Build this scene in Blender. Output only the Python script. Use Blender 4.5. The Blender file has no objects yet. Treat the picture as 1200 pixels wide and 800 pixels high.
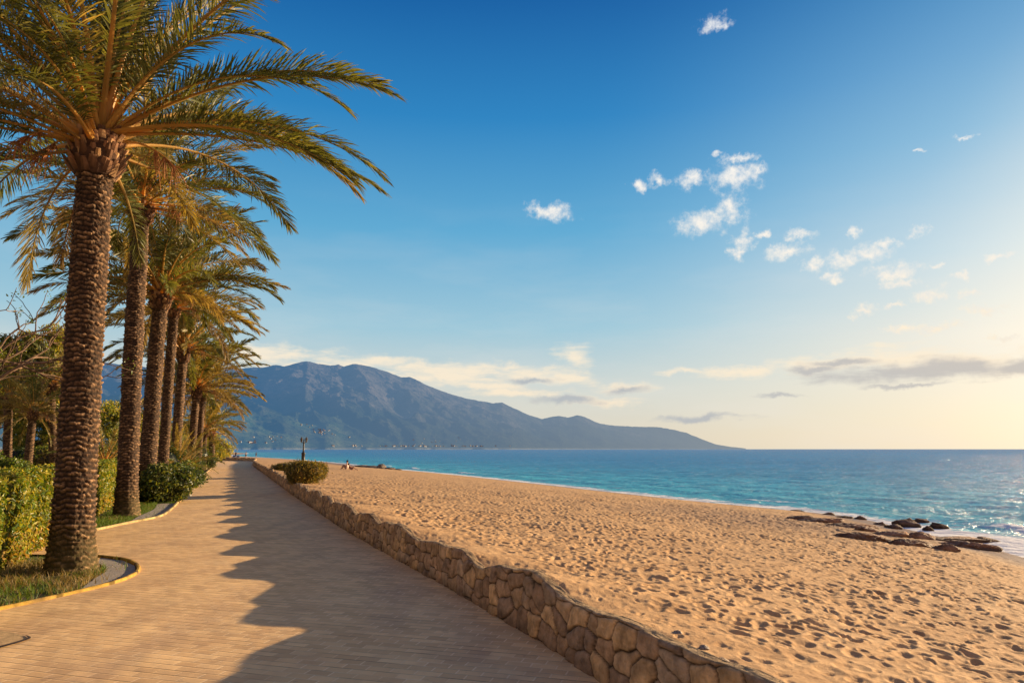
import bpy, math
import numpy as np
from mathutils import Vector, Matrix

R = math.radians
scene = bpy.context.scene
COL = scene.collection
rng = np.random.default_rng(7)

# ------------------------------------------------------------------ camera
CAM_H = 1.75
PITCH = math.atan(126 / 800)
cam_d = bpy.data.cameras.new('camera')
cam = bpy.data.objects.new('camera', cam_d)
COL.objects.link(cam)
cam.location = (0, 0, CAM_H)
cam.rotation_euler = (math.pi / 2 + PITCH, 0, 0)
cam_d.lens = 24
cam_d.sensor_width = 36
cam_d.clip_start = 0.05
cam_d.clip_end = 90000
scene.camera = cam
scene.view_settings.view_transform = 'Standard'
scene.view_settings.look = 'None'
scene.view_settings.exposure = 0
scene.view_settings.gamma = 1

def ray(px, py):
    u = (px - 600) / 800; v = (400 - py) / 800
    c, s = math.cos(PITCH), math.sin(PITCH)
    return np.array([u, c - v * s, s + v * c])

def gp(px, py, z=0.0):
    """point of the place on the level z that shows at a spot of the photo"""
    d = ray(px, py)
    t = (z - CAM_H) / d[2]
    return np.array([d[0] * t, d[1] * t, z])

def at(px, py, dist):
    """point at ground distance dist (along +Y)"""
    d = ray(px, py); t = dist / d[1]
    return np.array([d[0] * t, dist, CAM_H + d[2] * t])

SUN_AZ, SUN_EL = 55.0, 11.0      # clockwise from +Y
SUN = np.array([math.sin(R(SUN_AZ)) * math.cos(R(SUN_EL)), math.cos(R(SUN_AZ)) * math.cos(R(SUN_EL)), math.sin(R(SUN_EL))])

# ------------------------------------------------------------------ noise (numpy)
def hsh(ix, iy, seed=0):
    x = (np.asarray(ix).astype(np.int64) * 374761393 + np.asarray(iy).astype(np.int64) * 668265263 + seed * 1442695041) & 0xffffffff
    x = ((x ^ (x >> 13)) * 1274126177) & 0xffffffff
    x = ((x ^ (x >> 16)) * 2246822519) & 0xffffffff
    x = x ^ (x >> 15)
    return (x & 0xffffff) / float(0x1000000)

def perlin(x, y, seed=0):
    xi = np.floor(x); yi = np.floor(y); fx = x - xi; fy = y - yi
    xi = xi.astype(np.int64); yi = yi.astype(np.int64)
    def g(ax, ay, dx, dy):
        a = hsh(ax, ay, seed) * 2 * np.pi
        return np.cos(a) * dx + np.sin(a) * dy
    u = fx * fx * fx * (fx * (fx * 6 - 15) + 10); v = fy * fy * fy * (fy * (fy * 6 - 15) + 10)
    a = g(xi, yi, fx, fy); b = g(xi + 1, yi, fx - 1, fy)
    c = g(xi, yi + 1, fx, fy - 1); d = g(xi + 1, yi + 1, fx - 1, fy - 1)
    return (a + (b - a) * u + (c - a + (a - b - c + d) * u) * v) * 1.4

def fbm(x, y, oct=4, seed=0, gain=.5, ridged=False):
    s = 0; a = 1; f = 1; t = 0
    for i in range(oct):
        n = perlin(x * f, y * f, seed + i * 17)
        if ridged: n = 1 - 2 * np.abs(n)
        s = s + n * a; t += a; a *= gain; f *= 2.03
    return s / t

def voronoi(x, y, seed=0, jit=.9, pw=2.):
    """F1, F2 and the id of the nearest cell"""
    xi = np.floor(x).astype(np.int64); yi = np.floor(y).astype(np.int64)
    f1 = np.full(x.shape, 9.); f2 = np.full(x.shape, 9.); cid = np.zeros(x.shape)
    for dx in (-1, 0, 1):
        for dy in (-1, 0, 1):
            cx = xi + dx; cy = yi + dy
            px = cx + .5 + (hsh(cx, cy, seed) - .5) * jit; py = cy + .5 + (hsh(cx, cy, seed + 5) - .5) * jit
            d = (np.abs(px - x) ** pw + np.abs(py - y) ** pw) ** (1 / pw); h = hsh(cx, cy, seed + 9)
            n1 = d < f1
            f2 = np.where(n1, f1, np.minimum(f2, d)); cid = np.where(n1, h, cid); f1 = np.where(n1, d, f1)
    return f1, f2, cid

def sstep(a, b, x):
    t = np.clip((x - a) / (b - a), 0, 1); return t * t * (3 - 2 * t)

# ------------------------------------------------------------------ mesh helpers
def mesh(name, V, F, col=None, smooth=True, mat=None, attrs=None):
    V = np.asarray(V, dtype=np.float32).reshape(-1, 3)
    if not isinstance(F, list): F = [F]
    F = [np.asarray(f, dtype=np.int32) for f in F if len(f)]
    me = bpy.data.meshes.new(name)
    me.vertices.add(len(V)); me.vertices.foreach_set('co', V.ravel())
    nl = sum(f.size for f in F); npoly = sum(len(f) for f in F)
    me.loops.add(nl); me.loops.foreach_set('vertex_index', np.concatenate([f.ravel() for f in F]))
    me.polygons.add(npoly)
    tot = np.concatenate([np.full(len(f), f.shape[1], dtype=np.int32) for f in F])
    st = np.concatenate([[0], np.cumsum(tot)[:-1]]).astype(np.int32)
    me.polygons.foreach_set('loop_start', st); me.polygons.foreach_set('loop_total', tot)
    me.polygons.foreach_set('use_smooth', np.full(npoly, smooth, dtype=bool))
    if col is not None:
        a = me.attributes.new('col', 'FLOAT_COLOR', 'POINT')
        c = np.ones((len(V), 4), dtype=np.float32); c[:, :3] = col
        a.data.foreach_set('color', c.ravel())
    for k, v in (attrs or {}).items():
        a = me.attributes.new(k, 'FLOAT', 'POINT'); a.data.foreach_set('value', np.asarray(v, dtype=np.float32).ravel())
    me.update(calc_edges=True)
    if mat: me.materials.append(mat)
    return me

def link(name, me, parent=None, loc=None):
    o = bpy.data.objects.new(name, me); COL.objects.link(o)
    if parent is not None: o.parent = parent
    if loc is not None: o.location = loc
    return o

def tag(o, label=None, cat=None, group=None, kind=None):
    if label: o['label'] = label
    if cat: o['category'] = cat
    if group: o['group'] = group
    if kind: o['kind'] = kind
    return o

def empty(name, loc=(0, 0, 0)):
    o = bpy.data.objects.new(name, None); COL.objects.link(o); o.location = loc; o.empty_display_size = .2
    return o

def grid_faces(n, m, mask=None):
    i = np.arange(n * m).reshape(n, m)
    f = np.stack([i[:-1, :-1], i[:-1, 1:], i[1:, 1:], i[1:, :-1]], -1).reshape(-1, 4)
    if mask is not None: f = f[mask.reshape(-1)]
    return f

def compact(V, F, extra=()):
    u, inv = np.unique(F.ravel(), return_inverse=True)
    return V[u], inv.reshape(F.shape), [e[u] for e in extra]

class MB:
    """collects pieces of ONE mesh"""
    def __init__(s): s.V = []; s.F3 = []; s.F4 = []; s.C = []; s.n = 0
    def add(s, V, F, col=(1, 1, 1)):
        V = np.asarray(V, float).reshape(-1, 3); F = np.asarray(F)
        (s.F3 if F.shape[1] == 3 else s.F4).append(F + s.n)
        s.V.append(V); c = np.asarray(col, float)
        s.C.append(np.broadcast_to(c, (len(V), 3))); s.n += len(V)
    def box(s, c, size, rz=0, col=(1, 1, 1)):
        x, y, z = np.array(size) / 2
        P = np.array([[-x, -y, -z], [x, -y, -z], [x, y, -z], [-x, y, -z], [-x, -y, z], [x, -y, z], [x, y, z], [-x, y, z]])
        k, q = math.cos(rz), math.sin(rz)
        P = np.stack([P[:, 0] * k - P[:, 1] * q, P[:, 0] * q + P[:, 1] * k, P[:, 2]], -1) + np.array(c)
        s.add(P, [[3, 2, 1, 0], [4, 5, 6, 7], [0, 1, 5, 4], [1, 2, 6, 5], [2, 3, 7, 6], [3, 0, 4, 7]], col)
    def tube(s, P, rad, k=8, col=(1, 1, 1), cap=True):
        P = np.asarray(P, float); n = len(P); rad = np.broadcast_to(np.asarray(rad, float), (n,))
        T = np.gradient(P, axis=0); T /= np.linalg.norm(T, axis=1)[:, None] + 1e-9
        ref = np.array([0, 0, 1.]) if abs(T[0][2]) < .9 else np.array([1., 0, 0])
        A = np.cross(T, ref); A /= np.linalg.norm(A, axis=1)[:, None] + 1e-9
        B = np.cross(T, A)
        a = np.arange(k) * 2 * np.pi / k
        V = P[:, None] + rad[:, None, None] * (A[:, None] * np.cos(a)[None, :, None] + B[:, None] * np.sin(a)[None, :, None])
        i = np.arange(n * k).reshape(n, k); j = np.roll(i, -1, 1)
        F = np.stack([i[:-1], j[:-1], j[1:], i[1:]], -1).reshape(-1, 4)
        s.add(V.reshape(-1, 3), F, col)
        if cap:
            for q, ring in ((0, i[0]), (n - 1, i[-1])):
                s.V.append(P[q][None]); s.C.append(np.broadcast_to(np.asarray(col, float), (1, 3))) if np.ndim(col) == 1 else s.C.append(np.asarray(col)[:1])
                c = s.n; s.n += 1
                base = s.n - 1 - n * k - q * 0
                b0 = (c - n * k) if q == 0 else (c - n * k - 1)
                rr = ring + b0
                s.F3.append(np.stack([rr, np.roll(rr, -1), np.full(k, c)], -1))
    def lathe(s, prof, c=(0, 0, 0), k=16, col=(1, 1, 1)):
        P = np.array([[0, 0, z] for r, z in prof], float) + np.array(c)
        n = len(prof); a = np.arange(k) * 2 * np.pi / k
        r = np.array([p[0] for p in prof])
        V = P[:, None] + np.stack([np.cos(a)[None] * r[:, None], np.sin(a)[None] * r[:, None], np.zeros((n, k))], -1)
        i = np.arange(n * k).reshape(n, k); j = np.roll(i, -1, 1)
        s.add(V.reshape(-1, 3), np.stack([i[:-1], j[:-1], j[1:], i[1:]], -1).reshape(-1, 4), col)
    def build(s, name, mat, parent=None, smooth=True, loc=None):
        F = []
        if s.F3: F.append(np.concatenate(s.F3))
        if s.F4: F.append(np.concatenate(s.F4))
        return link(name, mesh(name, np.concatenate(s.V), F, np.concatenate(s.C), smooth, mat), parent, loc)

# ------------------------------------------------------------------ materials
def nt(m): return m.node_tree.nodes, m.node_tree.links
def new_mat(name):
    m = bpy.data.materials.new(name); m.use_nodes = True
    n, l = nt(m); n.clear()
    out = n.new('ShaderNodeOutputMaterial'); b = n.new('ShaderNodeBsdfPrincipled')
    l.new(b.outputs[0], out.inputs[0])
    return m, n, l, b, out
def vmath(n, l, op, *ins):
    v = n.new('ShaderNodeVectorMath'); v.operation = op
    for i, x in enumerate(ins):
        if hasattr(x, 'links') or hasattr(x, 'is_linked'): l.new(x, v.inputs[i])
        else: v.inputs[i].default_value = x
    return v
def mth(n, l, op, *ins, clamp=False):
    v = n.new('ShaderNodeMath'); v.operation = op; v.use_clamp = clamp
    for i, x in enumerate(ins):
        if hasattr(x, 'is_linked'): l.new(x, v.inputs[i])
        else: v.inputs[i].default_value = x
    return v.outputs[0]
def mapr(n, l, x, a, b, c=0., d=1., smooth=False):
    v = n.new('ShaderNodeMapRange'); l.new(x, v.inputs[0])
    if smooth: v.interpolation_type = 'SMOOTHSTEP'
    for i, q in enumerate((a, b, c, d)): v.inputs[i + 1].default_value = q
    return v.outputs[0]
def mix(n, l, f, a, b, mode='MIX'):
    v = n.new('ShaderNodeMix'); v.data_type = 'RGBA'; v.blend_type = mode
    if hasattr(f, 'is_linked'): l.new(f, v.inputs[0])
    else: v.inputs[0].default_value = f
    for i, x in ((6, a), (7, b)):
        if hasattr(x, 'is_linked'): l.new(x, v.inputs[i])
        else: v.inputs[i].default_value = (*x, 1)
    return v.outputs[2]
def noise(n, l, vec, scale, detail=4, rough=.55, dist=0):
    v = n.new('ShaderNodeTexNoise'); v.inputs['Scale'].default_value = scale; v.inputs['Detail'].default_value = detail
    v.inputs['Roughness'].default_value = rough; v.inputs['Distortion'].default_value = dist
    if vec is not None: l.new(vec, v.inputs['Vector'])
    return v.outputs[0]
def bump(n, l, h, dist, strength=1.0, normal=None):
    v = n.new('ShaderNodeBump'); v.inputs['Distance'].default_value = dist; v.inputs['Strength'].default_value = strength
    l.new(h, v.inputs['Height'])
    if normal is not None: l.new(normal, v.inputs['Normal'])
    return v.outputs[0]
def coords(n, obj=True):
    t = n.new('ShaderNodeTexCoord'); return t.outputs['Object' if obj else 'Generated']
def worldpos(n): return n.new('ShaderNodeNewGeometry').outputs['Position']
def colattr(n):
    a = n.new('ShaderNodeAttribute'); a.attribute_name = 'col'; return a.outputs['Color']
def fattr(n, name):
    a = n.new('ShaderNodeAttribute'); a.attribute_name = name; return a.outputs['Fac']

def leaf_mat(name, trans=.35, rough=.5, tint=(1, 1, 1), spec=.3, tcol=(1.5, 1.35, .5)):
    m, n, l, b, out = new_mat(name)
    c = mix(n, l, 1.0, colattr(n), tint, 'MULTIPLY')
    l.new(c, b.inputs['Base Color']); b.inputs['Roughness'].default_value = rough
    b.inputs['Specular IOR Level'].default_value = spec
    t = n.new('ShaderNodeBsdfTranslucent')
    l.new(mix(n, l, 1.0, c, tcol, 'MULTIPLY'), t.inputs[0])
    ms = n.new('ShaderNodeMixShader'); ms.inputs[0].default_value = trans
    l.new(b.outputs[0], ms.inputs[1]); l.new(t.outputs[0], ms.inputs[2]); l.new(ms.outputs[0], out.inputs[0])
    return m
def attr_mat(name, rough=.85, nscale=8, namp=.35, bscale=30, bdist=.004, spec=.2):
    m, n, l, b, out = new_mat(name)
    p = coords(n)
    ns = mapr(n, l, noise(n, l, p, nscale, 5), .3, .7, 1 - namp, 1 + namp)
    cc = n.new('ShaderNodeCombineColor')
    for i in range(3): l.new(ns, cc.inputs[i])
    l.new(mix(n, l, 1.0, colattr(n), cc.outputs[0], 'MULTIPLY'), b.inputs['Base Color'])
    b.inputs['Roughness'].default_value = rough; b.inputs['Specular IOR Level'].default_value = spec
    if bdist: l.new(bump(n, l, noise(n, l, p, bscale, 5, .65), bdist), b.inputs['Normal'])
    return m

M_leaf = leaf_mat('shrub_leaf', .35, .42, spec=.4)
M_frond = leaf_mat('palm_leaflet', .40, .48, spec=.35, tcol=(1.5, 1.25, .5))
M_grass = leaf_mat('grass_blade', .35, .6)
M_bark = attr_mat('bark', nscale=9, bscale=45, bdist=.01)
M_paint = attr_mat('painted_metal', rough=.45, namp=.1, bdist=0, spec=.4)
M_cloth = attr_mat('cloth', rough=.9, namp=.12, bdist=0)
M_skin = attr_mat('skin', rough=.6, namp=.06, bdist=0)
M_stone = attr_mat('wall_stone', rough=.92, nscale=9, namp=.45, bscale=32, bdist=.03)
M_rock = attr_mat('shore_rock', rough=.75, nscale=2.5, namp=.6, bscale=8, bdist=.14, spec=.35)
M_house = attr_mat('house_plaster', rough=.9, namp=.05, bdist=0)

# ------------------------------------------------------------------ layout curves
def catmull(P, n=12):
    P = np.asarray(P, float); Q = np.vstack([2 * P[0] - P[1], P, 2 * P[-1] - P[-2]]); out = []
    for i in range(1, len(Q) - 2):
        t = np.linspace(0, 1, n, endpoint=False)[:, None]
        a, b, c, d = Q[i - 1], Q[i], Q[i + 1], Q[i + 2]
        out.append(.5 * ((2 * b) + (-a + c) * t + (2 * a - 5 * b + 4 * c - d) * t ** 2 + (-a + 3 * b - 3 * c + d) * t ** 3))
    out.append(Q[-2][None]); return np.vstack(out)

wall_px = [(700, 797), (631, 752), (565, 713), (517, 684.5), (460, 653), (400, 618.5), (370, 598), (340, 578), (310, 555.5), (296, 545)]
WP = [gp(*p)[:2] for p in wall_px]
d0 = (WP[0] - WP[1]); d0 /= np.linalg.norm(d0)
WP = [WP[0] + d0 * 14 + np.array([-.8, 0]), WP[0] + d0 * 6] + WP
far = WP[-1]
WP += [far + np.array([-6.5, 18]), far + np.array([-12, 29]), far + np.array([-20, 34]), far + np.array([-34, 36]), far + np.array([-70, 37])]
WALL = catmull(WP, 24)
i_turn = int(np.argmax(WALL[:, 1] > far[1] + 30))
Yturn = WALL[i_turn, 1]
def xw(Y):            # wall line x at depth Y
    k = WALL[:i_turn + 1]
    return np.interp(Y, k[:, 1], k[:, 0])
SEA = -1.2
sh_px = [(1330, 690), (1200, 653), (1100, 628), (1000, 606), (930, 598), (800, 585.5), (700, 574.5), (600, 563.5), (500, 553), (440, 547.5), (380, 541), (320, 536.5), (270, 533.5)]
SH = np.array([gp(x, y, SEA)[:2] for x, y in sh_px])
SH = np.vstack([[SH[0] + (SH[0] - SH[1]) * 9], SH, [[-220, 560], [-480, 1000], [-1100, 2000], [-2200, 4200]]])
SH = catmull(SH, 8)
def xs(Y): return np.interp(Y, SH[:, 1], SH[:, 0])

# arc length along the wall
seg = np.hypot(*np.diff(WALL, axis=0).T); WS = np.concatenate([[0], np.cumsum(seg)])
s_ref = np.interp(6.9, WALL[:i_turn, 1], WS[:i_turn])
def crest(s):
    q = (s - s_ref + perlin(s * .23, s * 0 + 3.1, 4) * .9) / 2.55
    b = .5 + .5 * np.cos(2 * np.pi * q)
    b2 = .5 + .5 * np.cos(2 * np.pi * (q * 2 + .31))
    return .412 + .105 * b ** .9 + .042 * b2 - .02 + .02 * perlin(s * 1.9, s * 0 + 2.2, 6) + .035 * perlin(s * .31, s * 0 + 7.7, 5) + .045 * np.exp(-((s - s_ref + .3) / 1.5) ** 2)

# ------------------------------------------------------------------ WALL
def build_wall():
    total = WS[-1]
    ss = [0.0]
    while ss[-1] < total:
        k = np.interp(ss[-1], WS, WALL[:, 1])
        ss.append(ss[-1] + max(.016, .0026 * abs(k)))
    ss = np.array(ss)
    cx = np.interp(ss, WS, WALL[:, 0]); cy = np.interp(ss, WS, WALL[:, 1])
    tx = np.gradient(cx); ty = np.gradient(cy); L = np.hypot(tx, ty); tx /= L; ty /= L
    k = 9; tx = np.convolve(np.pad(tx, k, 'edge'), np.ones(2 * k + 1) / (2 * k + 1), 'valid'); ty = np.convolve(np.pad(ty, k, 'edge'), np.ones(2 * k + 1) / (2 * k + 1), 'valid')
    nx, ny = ty, -tx           # to the sand side
    H = crest(ss)
    # profile: front face leans back a little, rounded top .34 wide, buried back
    NT = 110
    t = np.linspace(0, 1, NT)
    Wt = .13
    S, T = np.meshgrid(ss, t, indexing='ij')
    Hh = H[:, None]
    # control profile in (u across, z)
    def prof(T, Hh):
        u = np.where(T < .55, .05 * (T / .55), np.where(T < .85, .05 + Wt * (T - .55) / .30, .05 + Wt + .03 * (T - .85) / .15))
        z = np.where(T < .55, -.03 + (Hh + .03) * (T / .55), np.where(T < .85, Hh, Hh - .5 * (T - .85) / .15))
        return u, z
    u, z = prof(T, Hh)
    # round the shoulders
    def sm(a, k=9):
        ker = np.hanning(2 * k + 3)[1:-1]; ker /= ker.sum()
        P = np.concatenate([np.repeat(a[:, :1], k, 1), a, np.repeat(a[:, -1:], k, 1)], 1)
        return np.stack([np.convolve(r, ker, 'valid') for r in P])
    u = sm(u); z = sm(z)
    un = np.gradient(u, axis=1); zn = np.gradient(z, axis=1); l = np.hypot(un, zn) + 1e-9
    nu, nz = -zn / l, un / l     # outward
    arc = T * (Hh * 1 + .75)
    wx = perlin(S * 2.1, arc * 2.1, 60) * .10; wy = perlin(S * 2.1, arc * 2.1, 61) * .09
    a = (S + wx) / .27 ; b = (arc + wy) / .235
    f1, f2, cid = voronoi(a, b, 3, .72, 4)
    e = f2 - f1
    joint = np.exp(-(e / .06) ** 2)
    bulge = sstep(0, .45, e)
    disp = .009 * bulge + .020 * (cid - .5) - .024 * joint + .010 * fbm(S * 9, arc * 9, 4, 8) + .006 * fbm(S * 26, arc * 26, 3, 88) + .012 * fbm(S * 3, arc * 3, 2, 18)
    disp = disp * (1 - .85 * sstep(.53, .60, T)) + .012 * fbm(S * 4, arc * 4, 3, 28) * sstep(.53, .6, T)
    fade = sstep(0, .04, z + .03 * 0 + .03)
    disp = disp - .004 * 0; u2 = u + nu * disp; z2 = z + nz * disp * .8
    V = np.stack([cx[:, None] + nx[:, None] * u2, cy[:, None] + ny[:, None] * u2, z2], -1)
    pal = np.array([[.40, .215, .095], [.47, .265, .11], [.33, .18, .085], [.36, .225, .12], [.52, .28, .09], [.29, .17, .095]])
    ci = np.minimum((cid * 6).astype(int), 5)
    base = pal[ci] * 1.25 * (.8 + .4 * (cid * 37 % 1))[..., None]
    mort = np.array([.20, .135, .08])
    top = sstep(.55, .60, T)[..., None]
    gm = base.mean(-1, keepdims=True) * np.array([1.32, .98, .62]); base = base * .55 + gm * .45
    base = base * (1 - top) + np.array([.40, .27, .14]) * top
    jm = np.clip(joint * 1.15, 0, 1)[..., None] * (1 - .8 * top)
    base = base * (1 - jm) + mort * (1 - .62 * sstep(.2, .9, joint)[..., None]) * jm
    foot_tone = (1 - .45 * sstep(.16, .0, z2))[..., None]  # stones get darker towards the bottom of the wall
    base = base * foot_tone
    me = mesh('stone_wall', V.reshape(-1, 3), grid_faces(len(ss), NT)[:, ::-1], base.reshape(-1, 3), True, M_stone)
    o = link('stone_wall', me)
    tag(o, 'low rubble stone retaining wall with wavy crest between promenade and sand', 'wall')
build_wall()

# ------------------------------------------------------------------ SAND
def sand_base(X, Y):
    w = np.where(Y < Yturn, xw(Y), xs(Y) - 60)
    w = np.where(Y > Yturn - 25, np.minimum(w, np.maximum(xs(Y) - 60, w - (Y - Yturn + 25) * 3)), w)
    sh = xs(Y)
    t = (X - w) / (sh - w)
    tc = np.clip(t, 0, 1)
    z0 = .40
    z = z0 - (z0 - SEA) * (.62 * tc + .38 * tc ** 2)
    z = np.where(t > 1, SEA - (X - sh) * .09, z)
    z = np.maximum(z, SEA - 2.5)
    return z, t, w, sh
def pits(X, Y, cell, seed, rad, depth, dens=1.0, rim=.28):
    xi = np.floor(X / cell).astype(np.int64); yi = np.floor(Y / cell).astype(np.int64); out = np.zeros(X.shape)
    for dx in (-1, 0, 1):
        for dy in (-1, 0, 1):
            cx = xi + dx; cy = yi + dy
            px = (cx + .1 + .8 * hsh(cx, cy, seed)) * cell; py = (cy + .1 + .8 * hsh(cx, cy, seed + 1)) * cell
            a = hsh(cx, cy, seed + 2) * 1.4 + .5; r = rad * (.7 + .6 * hsh(cx, cy, seed + 3))
            on = hsh(cx, cy, seed + 4) < dens
            ux = X - px; uy = Y - py; ca, sa = np.cos(a), np.sin(a)
            q = np.hypot((ux * ca + uy * sa) / (r * 1.35), (-ux * sa + uy * ca) / (r * .8))
            k = -np.clip(1 - q * q, 0, 1) ** 1.3 + rim * np.exp(-((q - 1.15) / .3) ** 2)
            out += np.where(on, k * depth * (.6 + .7 * hsh(cx, cy, seed + 6)), 0)
    return out
def build_sand():
    ang = np.concatenate([np.linspace(-88, -40, 70, endpoint=False), np.linspace(-40, 41, 1150, endpoint=False), np.linspace(41, 150, 220)])
    rad = [1.2]
    while rad[-1] < 1500: rad.append(rad[-1] * (1.0042 if rad[-1] < 120 else 1.012))
    rad = np.array(rad)
    A, Rr = np.meshgrid(np.radians(ang), rad, indexing='ij')
    X = np.sin(A) * Rr; Y = np.cos(A) * Rr
    z, t, w, sh = sand_base(X, Y)
    s_here = np.interp(Y, WALL[:i_turn, 1], WS[:i_turn]); cr = crest(s_here)
    dw = (X - w) * .92
    near = (Y < Yturn - 5) * np.exp(-np.clip(dw - .22, 0, 99) / .7)
    z = z + near * (cr - .035 - z)
    dry = sstep(.99, .86, t)
    wallfade = sstep(.3, 1.3, dw)
    wx = X + .12 * perlin(X * 1.3, Y * 1.3, 70); wy = Y + .12 * perlin(X * 1.3, Y * 1.3, 71)
    patch = .55 + .45 * sstep(-.35, .25, fbm(X * .35, Y * .35, 2, 33))
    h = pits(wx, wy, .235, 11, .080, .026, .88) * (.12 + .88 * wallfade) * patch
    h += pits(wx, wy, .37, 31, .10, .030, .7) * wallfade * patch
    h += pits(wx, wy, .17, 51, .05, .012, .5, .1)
    h += .035 * fbm(X * 1.1, Y * 1.1, 3, 5) * wallfade + .006 * fbm(X * 14, Y * 14, 3, 6) + .05 * fbm(X * .25, Y * .25, 2, 9)
    far_fade = 1 - .35 * sstep(18, 60, Rr)
    z = z + h * (.06 + .94 * dry) * far_fade
    # seaweed / coarse patch near the rocks
    rough = np.exp(-(((X - gp(905, 618, -.9)[0]) / 5.5) ** 2 + ((Y - gp(905, 618, -.9)[1]) / 6) ** 2))
    z += rough * .06 * fbm(X * 3, Y * 3, 3, 13)
    ok = (X > np.where(Y < Yturn - 1, xw(Y) + .13, -9999)) & (z > SEA - 1.0)
    okf = ok[:-1, :-1] & ok[1:, :-1] & ok[:-1, 1:] & ok[1:, 1:]
    F = grid_faces(len(ang), len(rad), okf)
    wet = sstep(.90, .965, t + .012 * fbm(X * .4, Y * .4, 3, 2))
    V, F, ex = compact(np.stack([X, Y, z], -1).reshape(-1, 3), F, [wet.ravel(), (h).ravel(), rough.ravel()])
    m, n, l, b, out = new_mat('beach_sand')
    p = worldpos(n)
    c = mix(n, l, mapr(n, l, noise(n, l, p, .5, 4), .3, .7), (.54, .325, .15), (.67, .425, .205))
    c = mix(n, l, mapr(n, l, noise(n, l, p, 3.1, 5), .35, .7), c, (.44, .255, .115))
    c = mix(n, l, mapr(n, l, noise(n, l, p, 160, 3, .8), .56, .74, 0, .5), c, (.24, .14, .07))
    c = mix(n, l, mapr(n, l, noise(n, l, p, 190, 2, .8), .60, .75, 0, .5), c, (.8, .62, .38))
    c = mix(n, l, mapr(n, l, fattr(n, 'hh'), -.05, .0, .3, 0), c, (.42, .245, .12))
    c = mix(n, l, mth(n, l, 'MULTIPLY', fattr(n, 'wet'), .8), c, (.20, .12, .068))
    c = mix(n, l, mapr(n, l, fattr(n, 'rough'), .2, 1, 0, .5), c, (.22, .15, .11))
    l.new(c, b.inputs['Base Color'])
    l.new(mapr(n, l, fattr(n, 'wet'), 0, 1, .95, .42), b.inputs['Roughness']); b.inputs['Specular IOR Level'].default_value = .12
    h1 = noise(n, l, p, 55, 5, .7); h2 = noise(n, l, p, 9, 4, .6)
    l.new(bump(n, l, h1, .006, 1, bump(n, l, h2, .02, .8)), b.inputs['Normal'])
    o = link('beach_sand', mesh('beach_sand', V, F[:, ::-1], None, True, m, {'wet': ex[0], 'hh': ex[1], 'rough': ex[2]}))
    tag(o, kind='structure')
build_sand()

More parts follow.
